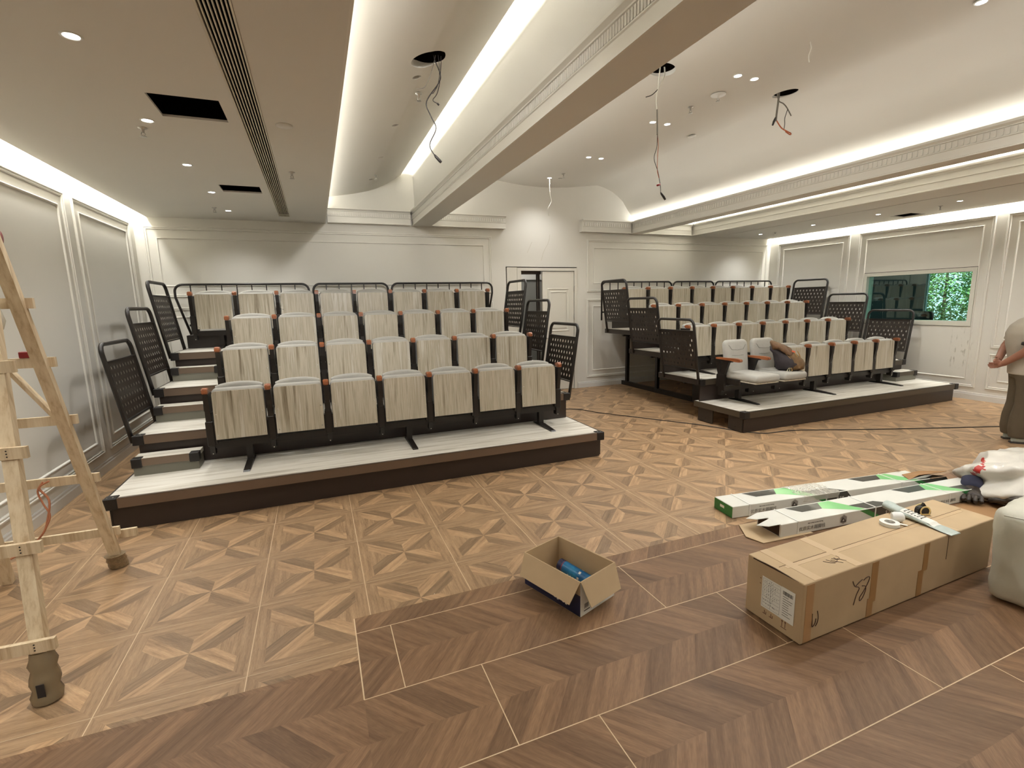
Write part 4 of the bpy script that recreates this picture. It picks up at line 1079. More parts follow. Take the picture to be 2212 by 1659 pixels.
s44 = [[(.0, .075), (.02, .045), (.045, .03)], [(.03, .08), (.04, .05), (.06, .035), (.085, .05), (.09, .075)], [(.05, .065), (.085, .01)], [(.07, .075), (.08, .06), (.1, .05), (.12, .065), (.12, .085)], [(.095, .06), (.125, .02)]]
strokes('handwritten_number', [[(.29+p[0]*.95, .045+p[1]*.85) for p in st] for st in s44], PT, .0016)
# shipping labels on the short end
def PE(v, z, d=.001): return (-d, v, z)
lb = MB(); lb.box(-.0012, -.0002, .10, .235, .085, .262); o = lb.build('shipping_label', WHITEP, bx)
lb = MB(); lb.box(-.0022, -.0013, .042, .118, .085, .265); o2 = lb.build('shipping_label', WHITEP, bx)
b = MB()
for k in range(22):
    y = .109-.0026*k; wd = random.choice((.0006, .0010, .0014)); b.box(-.0028, -.0023, y-wd, y, .226, .246)
for k in range(9):
    z = .214-.013*k; y1 = .108; L_ = random.uniform(.03, .058)
    if 3 <= k <= 5: L_ = min(L_, .034)
    b.box(-.0028, -.0023, y1-L_, y1, z, z+.0022)
b.build('printed_lines', INK, o2)
b = MB()
for z in (.253, .235, .215, .195, .175, .155, .135, .115, .095): b.box(-.0017, -.0013, .128, .228, z, z+.0007)
for y in (.228, .18, .124): b.box(-.0017, -.0013, y, y+.0008, .095, .2535)
b.build('form_lines', mat('form_ink', (90, 90, 86), .7), o)
b = MB()
random.seed(3)
for row in range(8):
    z = .243-.0185*row; y = .222
    for c in range(random.choice((5, 6, 7))):
        pts = [(-.0021, y-random.uniform(0, .007), z+random.uniform(-.005, .005)) for _ in range(4)]
        b.tube(pts, .0007, 4); y -= .0095+random.uniform(0, .005)
b.build('handwriting', INK, o)
b = MB()   # printed handling marks
RB = mat('brown_print', (92, 52, 32), .7)
for y in (.20, .16): b.box(-.0006, -.0001, y, y+.022, .050, .053); b.box(-.0006, -.0001, y+.009, y+.012, .050, .072); b.box(-.0006, -.0001, y, y+.003, .053, .066)
for y in (.085, .103): b.box(-.0006, -.0001, y, y+.003, .045, .078); b.prism([(y-.004, .072), (y+.007, .072), (y+.0015, .082)], -.0006, -.0001, 'x')
b.box(-.0006, -.0001, .078, .112, .038, .041); b.box(-.0006, -.0001, .242, .250, .24, .243); b.box(-.0006, -.0001, .242, .250, .21, .213)
b.build('printed_marks', RB, bx)

def PB_(u, v, z=0): 
    m = bx.matrix_basis if False else Matrix.Translation((3.183, -.892, 0))@Matrix.Rotation(math.atan2(.02, 1.0), 4, 'Z')
    return m@Vector((u, v, BH+z))
# tape rolls, tape measure and silver parcel on top of the carton
tp = PB_(1.06, .222, .0015)
t = empty('tape_roll', tp); tag(t, 'roll of white cloth tape lying flat on the long cardboard box', 'tape')
b = MB(); b.lathe([(.030, 0), (.052, 0), (.052, .020), (.030, .020), (.030, 0)], n=32); autosmooth(b.build('tape', WHITEP, t))
b = MB(); b.lathe([(.027, 0), (.0298, 0), (.0298, .0215), (.027, .0215), (.027, 0)], n=28); autosmooth(b.build('core', mat('tape_core', (240, 238, 230), .5), t))
b = MB(); b.bar((.045, -.022, .010), (.075, -.058, .006), .0012, .016, up=(1, .8, 0)); b.build('loose_end', WHITEP, t)
tp = PB_(1.145, .228, .0335)
t = empty('tape_roll', tp); tag(t, 'small white crumpled roll beside the flat tape roll on the long box', 'tape')
t.rotation_euler = (math.radians(82), 0, math.radians(50))
b = MB(); b.lathe([(.010, -.03), (.026, -.028), (.032, -.01), (.030, .02), (.024, .032), (.008, .034)], n=18); autosmooth(b.build('tape', mat('thin_white_film', (232, 232, 228), .3), t), 60)
b = MB(); b.lathe([(.009, .0345), (.009, .038), (.0, .038)], n=12); b.build('core', STEEL, t)
tp = PB_(1.405, .225, .0012)
t = empty('tape_measure', tp, math.radians(-22)); tag(t, 'black and cream tape measure standing on the long cardboard box', 'tape measure')
CREAM = mat('cream_plastic', (226, 200, 136), .4)
prof = [(-.038, 0), (.036, 0), (.042, .010), (.042, .030), (.030, .050), (.008, .060), (-.020, .056), (-.038, .046), (-.042, .02)]
b = MB(); b.prism(prof, -.020, .020, 'y'); bmesh.ops.bevel(b.b, geom=list(b.b.edges), offset=.005, segments=2, affect='EDGES'); b.build('case', RUBBER, t)
b = MB(); 
for s in (-1, 1):
    yy = s*.0205
    pts = arc(0, .028, .030, -30, 250, 16)
    for p, q_ in zip(pts, pts[1:]): b.bar((p[0], yy, p[1]), (q_[0], yy, q_[1]), .008, .003, up=(0, 1, 0))
    b.bar((-.033, yy, .008), (.034, yy, .008), .008, .003, up=(0, 1, 0))
b.build('grip_band', CREAM, t)
b = MB(); b.box(-.058, -.041, -.009, .009, .002, .010); b.box(-.060, -.057, -.010, .010, -.001, .014); b.build('blade_tip', STEEL, t)
b = MB(); b.prism([(-.012, .058), (.0, .078), (.014, .058)], -.008, .008, 'y'); b.build('lock_button', RUBBER, t)
p0, p1 = PB_(1.285, .375, .03), PB_(1.262, -.022, .012)
t = empty('foil_parcel', (0, 0, 0)); tag(t, 'flat silvery grey parcel sleeve with a printed label lying across the long box', 'parcel')
FOIL = mat('grey_poly_mailer', (176, 188, 182), .3, var=.08, scale=40, bump=.35, bscale=50)
dv = (Vector(p1)-Vector(p0)); L_ = dv.length; dvn = dv.normalized(); sd = Vector((0, 0, 1)).cross(dvn).normalized()
rg = []
for k in range(15):
    u = k/14; wd = (.044 if u < .75 else .046)*(.85 if k == 0 else 1)+.002*math.sin(k*1.7); hh = .024*(1-u)**.7*(1 if u < .7 else .6)+.003; 
    c = Vector(p0)+dv*u; c.z = BH+hh+.001+(.0 if u > .1 else .006)
    rg.append((tuple(c), tuple(sd*wd), (0, 0, hh)))
b = MB(); b.loft(rg, 18); autosmooth(b.build('sleeve', FOIL, t), 60)
m0 = Vector(p0)+dv*.30; hh = .0175
b = MB(); A = Vector(p0)+dv*.27; B = Vector(p0)+dv*.76
def LS(u, s_): 
    c = Vector(p0)+dv*u; h_ = .024*(1-u)**.7*(1 if u < .7 else .6)+.003
    zz_ = BH+.001+h_+h_*math.sqrt(max(0, 1-(s_/.046)**2))+.0012
    return (c.x+sd.x*s_, c.y+sd.y*s_, zz_)
for k in range(14):
    u0_, u1_ = .27+.49*k/14, .27+.49*(k+1)/14
    for s0, s1 in ((-.036, -.018), (-.018, 0), (0, .018), (.018, .036)): b.poly([LS(u0_, s0), LS(u1_, s0), LS(u1_, s1), LS(u0_, s1)])
b.build('label', WHITEP, t, norm=False)
b = MB()
for u0_ in (.31, .36, .41, .46, .5, .55):
    for s0 in (-.026, -.012, .004, .016):
        if random.random() < .75:
            q0 = LS(u0_, s0); q1 = LS(u0_+.022, s0+.009); z_ = max(q0[2], q1[2])+.001
            b.poly([(q0[0], q0[1], z_), (LS(u0_+.022, s0)[0], LS(u0_+.022, s0)[1], z_), (q1[0], q1[1], z_), (LS(u0_, s0+.009)[0], LS(u0_, s0+.009)[1], z_)])
b.build('print', INK, t, norm=False)

# ================================================================== LONG THIN BOXES
GREEN = mat('green_print', (30, 118, 50), .35, coat=.3); GREENL = mat('light_green_print', (122, 196, 122), .3, coat=.5); DKG = mat('dark_grey_print', (52, 52, 46), .3, coat=.3); WBX = mat('white_carton', (214, 214, 206), .35, coat=.2, var=.02)
STRAP = mat('white_strap', (222, 222, 216), .4)
def thinbox(origin, rz, L, Wd, H, label, far):
    t = empty('long_carton', (*origin, 0), rz); tag(t, label, 'box', 'long thin white and green cartons')
    b = MB(); b.box(0, L, 0, Wd, .003, H, .003, 1); b.build('carton', WBX, t)
    b = MB(); e = .0006
    def top(xs, ys, mi): b.poly([(x, y, H+e) for x, y in zip(xs, ys)], mi)
    def side(xs, zs, mi): b.poly([(x, -e, z) for x, z in zip(xs, zs)], mi)
    for x in ((.42, .0), (1.55, 1)) if True else ():
        x0 = x[0]
        # dark field, then green band slanting across the top, continued on the side
        top([x0-.17, x0+.16, x0+.10, x0-.10], [Wd-.012, Wd-.012, Wd*.52, Wd*.52], 1)
        top([x0+.16, x0+.27, x0+.34, x0+.10], [Wd-.012, Wd-.012, .004, Wd*.52], 2)
        top([x0+.34, x0+.40, x0+.27], [.004, .004, Wd-.012], 2)
        side([x0+.34, x0+.42, x0+.60, x0+.52], [H-.004, H-.004, .006, .006], 0)
        side([x0+.42, x0+.72, x0+.80, x0+.60], [H-.004, H-.004, .006, .006], 1)
        top([x0+.42, x0+.72, x0+.60, x0+.33], [.004, .004, Wd*.42, Wd*.42], 1)
    b.build('printed_band', [GREEN, DKG, GREENL], t, norm=False)
    b = MB(); hx, hz = .60, H*.52; R = .042
    pts = [(hx+R*math.cos(PI/2+k*PI/3), hz+R*math.sin(PI/2+k*PI/3)) for k in range(6)]
    b.poly([(p[0], -e*2, p[1]) for p in pts], 0); b.poly([(hx+(p[0]-hx)*.86, -e*3, hz+(p[1]-hz)*.86) for p in pts], 1)
    b.poly([(hx-.03, -e*4, hz-.02), (hx+.028, -e*4, hz-.026), (hx+.02, -e*4, hz-.006), (hx-.012, -e*4, hz+.022)], 2); b.poly([(hx-.012, -e*5, hz-.012), (hx+.006, -e*5, hz-.014), (hx+.002, -e*5, hz+.006)], 0)
    b.build('printed_picture', [mat('print_grey', (196, 194, 186), .5), mat('print_mid', (138, 134, 126), .5), mat('print_dark', (60, 54, 48), .5)], t, norm=False)
    PG = mat('print_text_grey', (122, 120, 112), .6)
    for xx, s_ in (((.17, .036), (1.62, .03)) if True else ()):
        text('printed_text', '优质实木踢脚线', s_, PG, frame3((xx, -e*2, H*.36), (1, 0, 0), (0, 0, 1)), t)
    text('printed_text', 'High quality wooden skirting', .0125, PG, frame3((.25, -e*2, H*.74), (1, 0, 0), (0, 0, 1)), t)
    text('printed_text', '♀ ♡ M', .024, mat('print_white', (208, 206, 198), .6), frame3((1.03, -e*2, H*.45), (1, 0, 0), (0, 0, 1)), t)
    for x in (.155, .92, 1.75):
        b = MB(); b.box(x, x+.011, -.003, Wd+.003, H+.001, H+.003); b.box(x, x+.011, -.003, -.001, .001, H+.003); b.box(x, x+.011, Wd+.001, Wd+.003, .001, H+.003); b.build('strap', STRAP, t)
    return t
A0 = (4.012, .345)
ta = thinbox(A0, math.atan2(-.261, 2.047), 2.08, .222, .100, 'white and green long carton with a green closed end, farther from the brown box', True)
b = MB(); b.box(-.0008, -.0001, .003, .222, .004, .095); b.build('end_print', GREEN, ta)
b = MB(); b.box(-.0014, -.0009, .10, .15, .046, .068); b.build('end_sticker', WHITEP, ta)
# torn open far end with brown flap
b = MB(); b.prism([(1.8, .102), (2.05, .125), (2.13, .12), (2.05, .102)], .02, .024, 'y'); b.build('flap', WBX, ta)
b = MB(); v_ = [(1.86, .02, .106), (1.98, .03, .135), (2.20, .0, .145), (2.36, .06, .12), (2.16, .16, .108), (1.93, .14, .106)]
b.poly(v_); o = b.build('brown_flap', CARDD, ta, norm=False); m = o.modifiers.new('s', 'SOLIDIFY'); m.thickness = .004
tb = thinbox((4.075, -.040), math.radians(-5.0), 2.22, .225, .104, 'white and green long carton with open flaps, between the other carton and brown box', False)
# opened flaps at the near end
for pts in (([(0, .006, .104), (-.10, .012, .100), (-.12, .105, .070), (0, .108, .105)]), ([(0, .118, .105), (-.105, .125, .106), (-.115, .215, .075), (0, .219, .105)])):
    b = MB(); b.poly(pts); o = b.build('end_flap', WBX, tb, norm=False); m = o.modifiers.new('s', 'SOLIDIFY'); m.thickness = .003
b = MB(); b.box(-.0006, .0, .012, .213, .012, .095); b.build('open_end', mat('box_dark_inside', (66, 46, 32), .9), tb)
b = MB(); b.poly([(-.16, .0, .006), (.30, -.035, .006), (.32, .25, .006), (-.10, .28, .012), (-.20, .12, .010)]); o = b.build('torn_cardboard', CARD, None, norm=False); o.location = (4.058, -.052, 0); m = o.modifiers.new('s', 'SOLIDIFY'); m.thickness = .004; m.offset = -1
tag(o, 'torn flat piece of brown cardboard under the open end of the nearer long carton', 'cardboard')
# bubble wrap on carton A
BW_ = D.materials.new('bubble_film'); BW_.use_nodes = True; q = BW_.node_tree.nodes['Principled BSDF']; nt = BW_.node_tree
q.inputs['Base Color'].default_value = (*lin((226, 220, 206)), 1); q.inputs['Roughness'].default_value = .12; q.inputs['Alpha'].default_value = .42
b = MB(); nx_, ny_ = 40, 24
mA = Matrix.Translation((*A0, 0))@Matrix.Rotation(math.atan2(-.261, 2.047), 4, 'Z')
gv = {}
for i in range(nx_+1):
    for j in range(ny_+1):
        u = .68+.36*i/nx_; v = -.03+.33*j/ny_
        u += .02*math.sin(j*.6)
        z = .104+.006*math.sin(i*.9)*math.cos(j*.8)+.003*((i+j) % 2)
        if v < 0: z = .104+v*1.6; v = -.006
        if v > .225: z = .104-(v-.225)*.7; 
        gv[i, j] = b.b.verts.new(mA@Vector((u, v, z)))
for i in range(nx_):
    for j in range(ny_): b.b.faces.new((gv[i, j], gv[i+1, j], gv[i+1, j+1], gv[i, j+1]))
tag(b.build('bubble_wrap', BW_, norm=False), 'crumpled clear bubble wrap lying over the farther long carton', 'bubble wrap')
b = MB(); pa = mA@Vector((1.98, .26, .112)); b.bar(tuple(pa+Vector((-.16, .13, .055))), tuple(pa+Vector((.02, -.05, .0))), .045, .004, up=(.3, .2, 1)); tag(b.build('wood_strip', PINE), 'thin pale wood strip sticking up at the far end of the long cartons', 'wood strip')
b = MB(); b.bar((4.10, -.175, .004), (4.16, -.23, .004), .012, .004); tag(b.build('wood_splinter', PINE), 'pale splinter on the floor between the brown box and nearer long carton', 'splinter')

# ================================================================== OPEN CARTON WITH BLUE TUBES
oc = empty('open_carton', (2.284, -.252, 0), math.atan2(.10, .285)); tag(oc, 'small open cardboard box with folded-out flaps holding a blue sealant cartridge', 'box')
W1, W2, OH = .305, .455, .215
NAVY = mat('navy_print', (24, 28, 62), .4); th = .004
b = MB()
for q in ((0, W1, 0, th), (0, W1, W2-th, W2), (0, th, th, W2-th), (W1-th, W1, th, W2-th)): b.box(*q, .006, OH)
b.box(0, W1, 0, W2, .001, .006); b.build('carton', CARD, oc)
b = MB(); b.box(-.0008, -.0001, .0, W2, .003, .13); b.build('navy_side', NAVY, oc)
b = MB(); b.box(.0, W1, -.0008, -.0001, .003, OH-.01); b.build('white_side', WHITEP, oc)
b = MB()
for k in range(5): b.box(-.0014, -.0009, .10+.022*k, .114+.022*k, .030+.004*(k % 3), .046-.003*(k % 2))
b.box(-.0014, -.0009, .34, .40, .05, .056); b.build('printed_marks', mat('print_white', (208, 206, 198), .6), oc)
b = MB()
for k in range(6): b.box(.035+.006*k, .038+.006*k, -.0014, -.0009, .04+.004*(k % 2), .07)
b.box(.03, .08, -.0014, -.0009, .025, .03); b.box(.15, .25, -.0014, -.0009, .02, .035); b.build('barcode', INK, oc)
def flap(name, a, c, out, drop, L_, tin=.02):
    a, c = Vector(a), Vector(c); e_ = (c-a).normalized(); o_ = Vector(out)
    pts = [a, c, c-e_*tin+o_*L_*math.cos(drop)-Vector((0, 0, L_*math.sin(drop))), a+e_*tin+o_*L_*math.cos(drop)-Vector((0, 0, L_*math.sin(drop)))]
    b = MB(); b.poly([tuple(p) for p in pts]); o = b.build(name, CARD, oc, norm=False); m = o.modifiers.new('s', 'SOLIDIFY'); m.thickness = .004
flap('flap', (-.002, .0, OH), (-.002, W2, OH), (-1, 0, 0), math.radians(62), .135, .025)
flap('flap', (0, -.002, OH), (W1, -.002, OH), (0, -1, 0), math.radians(66), .145, .02)
flap('flap', (W1+.002, W2*.0, OH), (W1+.002, W2, OH), (1, 0, 0), math.radians(80), .12)
flap('flap', (0, W2+.002, OH), (W1, W2+.002, OH), (0, 1, 0), math.radians(75), .13)
BLUE = streaky('blue_label', [(.3, (18, 60, 110)), (.5, (24, 110, 160)), (.7, (40, 150, 190))], (4, 4, 4), rough=.3, nscale=2)[0]
mo = Matrix.Translation((2.284, -.252, 0))@Matrix.Rotation(math.atan2(.10, .285), 4, 'Z')
def cart(p, q_, r, label):
    p, q_ = mo@Vector(p), mo@Vector(q_); L_ = (q_-p).length
    t = empty('sealant_cartridge', p); tag(t, label, 'cartridge', 'cartridges in the open carton')
    t.rotation_mode = 'QUATERNION'; t.rotation_quaternion = (q_-p).to_track_quat('Z', 'Y')
    b = MB(); b.lathe([(r, .03), (r, L_)], n=28); autosmooth(b.build('body', BLUE, t))
    b = MB(); b.lathe([(r*.0, .002), (r*.92, .002), (r*.92, 0), (r*1.02, 0), (r*1.02, .03), (r*1.0, .03)], n=28); autosmooth(b.build('end_cap', NAVY, t))
    b = MB(); b.lathe([(r+.0006, .032), (r+.0006, .037)], n=28); b.build('red_ring', WRED, t)
    b = MB(); b.lathe([(r, L_), (r*.4, L_+.012), (r*.25, L_+.04), (0, L_+.04)], n=20); b.build('nozzle', WHITEP, t)
    b = MB()
    for k in range(5):
        a = math.radians(200+k*2); z = .09+.02*k
        for da in (0, .35): 
            c = Vector(((r+.0008)*math.cos(a+da), (r+.0008)*math.sin(a+da), z)); b.xbox(Matrix.Translation(c)@Matrix.Rotation(a+da, 4, 'Z'), .0008, .009, .010)
    for a in [math.radians(x) for x in range(0, 360, 60)]:
        b.xbox(Matrix.Translation(((r+.001)*math.cos(a), (r+.001)*math.sin(a), .165))@Matrix.Rotation(a, 4, 'Z'), .0008, .016, .014)
    b.build('printed_marks', mat('print_white', (208, 206, 198), .6), t)
MI = mo.inverted()
cart(MI@Vector((2.372, .165, .088)), MI@Vector((2.485, -.075, .052)), .036, 'blue sealant cartridge with a dark red-ringed end cap lying in the open carton')
# ================================================================== BACKPACK ON THE SECOND OPEN CHAIR
bp_ = empty('backpack', (7.155, 2.50, .725)); tag(bp_, 'brown and dark hiking backpack leaning on an opened chair in the right bank', 'backpack')
BRN = mat('brown_nylon', (106, 80, 48), .6, var=.2, scale=18, bump=.5, bscale=35); DRK = mat('dark_nylon', (52, 46, 50), .7, var=.2, scale=20, bump=.5, bscale=35); RUST = mat('rust_nylon', (102, 72, 44), .6, var=.2, scale=18, bump=.5, bscale=35); ORG = mat('orange_patch', (216, 92, 48), .5)
def rough_up(o, a, f=9.):
    for v in o.data.vertices:
        v.co += NZ.noise_vector(v.co*f)*a
    autosmooth(o, 80); return o
from mathutils import noise as NZ
b = MB(); b.loft([((.03, -.02, .0), (.13, 0, 0), (0, .11, 0)), ((.03, -.03, .03), (.165, 0, 0), (0, .145, 0)), ((.03, -.03, .09), (.17, 0, 0), (0, .15, 0)), ((.01, .0, .16), (.165, 0, 0), (0, .14, 0)), ((-.02, .03, .23), (.15, 0, 0), (0, .12, 0)), ((-.05, .06, .29), (.135, 0, 0), (0, .10, 0)), ((-.07, .08, .33), (.11, 0, 0), (0, .08, 0))], 34); rough_up(b.build('main_bag', DRK, bp_), .03)
b = MB(); b.loft([((.08, -.13, .0), (.09, 0, 0), (0, .03, 0)), ((.08, -.16, .03), (.11, 0, 0), (0, .05, 0)), ((.08, -.155, .09), (.11, 0, 0), (0, .05, 0)), ((.06, -.135, .15), (.10, 0, 0), (0, .045, 0)), ((.03, -.10, .21), (.085, 0, 0), (0, .035, 0)), ((.01, -.07, .25), (.06, 0, 0), (0, .02, 0))], 26); rough_up(b.build('front_pocket', BRN, bp_), .024, 12)
b = MB(); b.loft([((-.045, .01, .255), (.14, 0, -.035), (0, .125, .04)), ((-.055, .025, .29), (.155, 0, -.04), (0, .135, .04)), ((-.065, .04, .33), (.15, 0, -.04), (0, .125, .035)), ((-.075, .055, .365), (.12, 0, -.03), (0, .10, .03)), ((-.08, .06, .385), (.07, 0, -.015), (0, .06, .015))], 30); rough_up(b.build('top_lid', RUST, bp_), .034, 9)
b = MB(); b.xbox(Matrix.Translation((.01, -.112, .265))@Euler((math.radians(-25), math.radians(12), math.radians(6))).to_matrix().to_4x4(), .075, .006, .026, .002, 1); b.build('orange_patch', ORG, bp_)
for pts in ([(.10, -.10, .27), (.12, -.14, .17), (.13, -.15, .05)], [(-.09, -.07, .24), (-.02, -.15, .12), (.06, -.17, .02)], [(-.12, -.03, .22), (-.06, -.13, .08), (-.05, -.16, -.0)], [(.02, -.12, .25), (.07, -.155, .14), (.08, -.17, .03)]):
    b = MB(); b.tube(smoothpath(pts), .007, 6); b.build('strap', mat('tan_strap', (156, 124, 78), .7), bp_)
for x in (-.13, -.075):
    b = MB(); b.bar((x, -.14, .004), (x+.02 if x < -.1 else x-.015, -.155, .05), .008, .004); b.build('buckle', mat('pale_buckle', (206, 198, 160), .5), bp_)

# ================================================================== FLOOR CABLE
b = MB(); b.tube(smoothpath([(3.98, 4.62, .006), (4.79, 4.496, .006), (5.094, 3.997, .006), (5.502, 3.376, .006), (5.904, 2.75, .006), (6.25, 2.10, .006), (6.807, 1.98, .006), (7.785, 1.552, .006), (9.287, .958, .006), (10.6, .45, .006)], 8), .006, 6)
tag(b.build('floor_cable', WBLK), 'thin dark cable snaking across the parquet from the left bank to the right wall', 'cable')

# ================================================================== QUILT BAG, PLASTIC BAG, GLOVES
WB = mat('white_bag_cloth', (194, 192, 177), .55, var=.05, scale=6, bump=.5, bscale=9)
qb = empty('zipped_storage_bag', (4.50, -1.0, 0), math.radians(8)); tag(qb, 'bulky off-white zipped cloth bag standing against the end of the long brown box', 'bag')
from mathutils import noise as NZ
b = MB(); b.box(0, .66, -.34, 0, .0, .55, .075, 5)
bmesh.ops.subdivide_edges(b.b, edges=[e for e in b.b.edges if e.calc_length() > .12], cuts=22, use_grid_fill=True)
for v_ in b.b.verts:
    p = v_.co.copy(); q = Vector((p.x*3.2, p.y*3.2, p.z*2.0))
    n_ = NZ.noise_vector(q); m_ = NZ.noise_vector(q*3.1)
    w_ = abs(NZ.noise(q*2.2))*.035; v_.co += Vector((n_.x*.035+m_.x*.016, n_.y*.035+m_.y*.016-(w_ if p.y > -.2 else -w_), (n_.z*.028+m_.z*.012) if p.z > .2 else 0))
    if p.z < .12: v_.co.x += .02*(1-p.z/.12)*(1 if p.x < .3 else -1); v_.co.z = max(v_.co.z, .001)
autosmooth(b.build('bag_body', WB, qb, smooth=True), 80)
b = MB(); b.tube(smoothpath([(.10, -.345, .49), (.13, -.362, .36), (.15, -.362, .22), (.20, -.352, .10), (.24, -.335, .03)]), .0035, 6); b.tube(smoothpath([(.03, -.30, .50), (.01, -.20, .525), (.0, -.06, .52)]), .004, 6); b.build('piping', mat('piping_white', (190, 190, 176), .5), qb)
b = MB(); b.box(.035, .07, -.356, -.348, .445, .475, .002, 1); b.build('zip_pull', WHITEP, qb)
FILM = mat('white_film', (204, 200, 190), .3, coat=.2, bump=.6, bscale=14)
pb = empty('plastic_carrier_bag', (6.72, -.40, 0)); tag(pb, 'crumpled white plastic carrier bag with red print behind the long cartons', 'bag')
def blob(c, R, n=26, m_=16, seed=1, squash=1., amp=.10):
    rnd = random.Random(seed); ph = [(rnd.uniform(1, 4), rnd.uniform(1, 4), rnd.uniform(1, 4), rnd.uniform(0, 6)) for _ in range(7)]
    b = MB(); rings = []
    for j in range(m_+1):
        th_ = PI*j/m_; ring = []
        for i in range(n):
            a = 2*PI*i/n; d = Vector((math.sin(th_)*math.cos(a), math.sin(th_)*math.sin(a), math.cos(th_)))
            f = 1+amp*sum(math.sin(p[0]*2*d.x+p[1]*2*d.y+p[2]*2*d.z+p[3]) for p in ph)/2
            v = Vector((d.x*R[0]*f, d.y*R[1]*f, d.z*R[2]*f))
            v.z = max(v.z, -c[2]+.002)
            ring.append(b.b.verts.new(v+Vector(c)))
        rings.append(ring)
    for A, B in zip(rings, rings[1:]):
        for i in range(n):
            f = b.b.faces.new((A[i], A[(i+1) % n], B[(i+1) % n], B[i])); f.smooth = True
    bmesh.ops.remove_doubles(b.b, verts=b.b.verts, dist=.0005)
    return b
def wrinkle(b, c, a1, a2):
    for v_ in b.b.verts:
        d = v_.co-Vector(c); L_ = d.length or 1; d.normalize(); q = v_.co*3.4
        k = abs(NZ.noise(q))*a1+abs(NZ.noise(q*2.6))*a2
        v_.co -= d*k; v_.co.z = max(v_.co.z, .002)
b = blob((0, 0, .13), (.62, .50, .27), 150, 90, 4, amp=.05); wrinkle(b, (0, 0, .1), .10, .03)
o = b.build('bag_film', FILM, pb)
me = o.data; me.materials.append(mat('red_print', (178, 40, 34), .35))
RP = [(2096, 1021.5), (2110.5, 1006), (2121, 1008), (2119, 991), (2126, 987.5), (2128, 992), (2126.5, 1015.5), (2122, 1017), (2111, 1024), (2104.5, 1030)]
def inpoly(x, y, P_):
    r = False
    for (xa, ya_), (xb, yb2) in zip(P_, P_[1:]+P_[:1]):
        if (ya_ > y) != (yb2 > y) and x < (xb-xa)*(y-ya_)/(yb2-ya_)+xa: r = not r
    return r
for p in me.polygons:      # the print lies on the side of the bag that faces the long cartons
    wv = pb.location+p.center-CAM; dz_ = wv.dot(fwd)
    if p.normal.dot(wv) < 0:
        px, py = 1106+F_PX*wv.dot(r2)/dz_, 829.5+F_PX*wv.dot(d2)/dz_
        if inpoly(px, py, RP) and not (abs(px-2104) < 3.5 and abs(py-1019) < 1.6): p.material_index = 1
b = blob((.30, -.34, .13), (.34, .27, .21), 60, 40, 9, amp=.04); wrinkle(b, (.3, -.34, .1), .04, .015); o2 = b.build('inner_bundle', mat('beige_film', (204, 192, 174), .45), pb, smooth=True)
gl_ = empty('work_glove', (6.06, -.235, .006), math.radians(-62)); gl_.scale = (1.2, 1.0, 1.1); tag(gl_, 'dirty dark work glove with a navy cuff lying by the plastic carrier bag', 'glove', 'work gloves')
CUFF = mat('navy_cuff', (40, 42, 62), .85, var=.15, scale=20); DIRT = mat('dirty_rubber', (48, 40, 34), .35, var=.5, scale=26, bump=.5, bscale=40)
def glove(t, cuff=True):
    b = MB(); b.loft([((0, -.02, .045), (.055, 0, 0), (0, .01, .028)), ((0, .03, .055), (.062, 0, 0), (0, .008, .035)), ((0, .08, .062), (.055, 0, 0), (0, .004, .036)), ((0, .11, .07), (.05, 0, 0), (0, .002, .03))], 16)
    for k, (x, L_) in enumerate(((-.045, .06), (-.018, .075), (.012, .072), (.04, .055))):
        b.tube(smoothpath([(x, -.01, .045), (x*1.1, -.045, .055), (x*1.15, -.03-L_, .035), (x*1.1, -.01-L_, .016)], 3), [.013, .014, .014, .014, .013, .013, .012, .012, .011, .009], 8)
    b.tube(smoothpath([(.045, .03, .05), (.085, .0, .045), (.095, -.035, .03)], 3), [.016, .016, .015, .014, .013, .012, .010], 8)
    o = b.build('palm', DIRT, t)
    m = o.modifiers.new('r', 'REMESH'); m.mode = 'VOXEL'; m.voxel_size = .005; m.use_smooth_shade = True
    if cuff:
        b = MB(); b.loft([((0, .105, .072), (.052, 0, 0), (0, .0, .034)), ((0, .15, .10), (.062, 0, 0), (0, -.01, .042)), ((0, .19, .125), (.058, 0, 0), (0, -.015, .040)), ((0, .20, .14), (.03, 0, 0), (0, -.01, .02))], 16); autosmooth(b.build('cuff', CUFF, t), 70)
glove(gl_)
g2 = empty('work_glove', (6.16, -.44, .006), math.radians(150)); g2.scale = (1.3, 1.3, 1.5); tag(g2, 'dark brown work glove partly hidden behind the off-white storage bag', 'glove', 'work gloves'); glove(g2, False)
b = MB(); b.poly([(5.35, -.60, .004), (6.15, -.72, .004), (6.42, -.20, .004), (5.72, -.24, .004)]); o = b.build('cardboard_sheet', CARDD, norm=False); m = o.modifiers.new('s', 'SOLIDIFY'); m.thickness = .005; tag(o, 'flat brown cardboard sheet on the floor beneath the dark work gloves', 'cardboard')

# ================================================================== PERSON
SKIN = mat('skin', (160, 114, 94), .5, var=.06, scale=14); SHIRT = mat('grey_shirt', (178, 170, 156), .85, var=.03, scale=6, bump=.15, bscale=200); TROU = mat('khaki_trousers', (92, 80, 62), .85, var=.06, scale=8, bump=.2, bscale=160)
HAIR = mat('dark_hair', (30, 26, 24), .6); SHOE = mat('pale_shoe', (170, 176, 168), .6); SOLE = mat('shoe_sole', (60, 54, 48), .7)
pe = empty('person', (8.62, .54, 0), math.radians(-48))
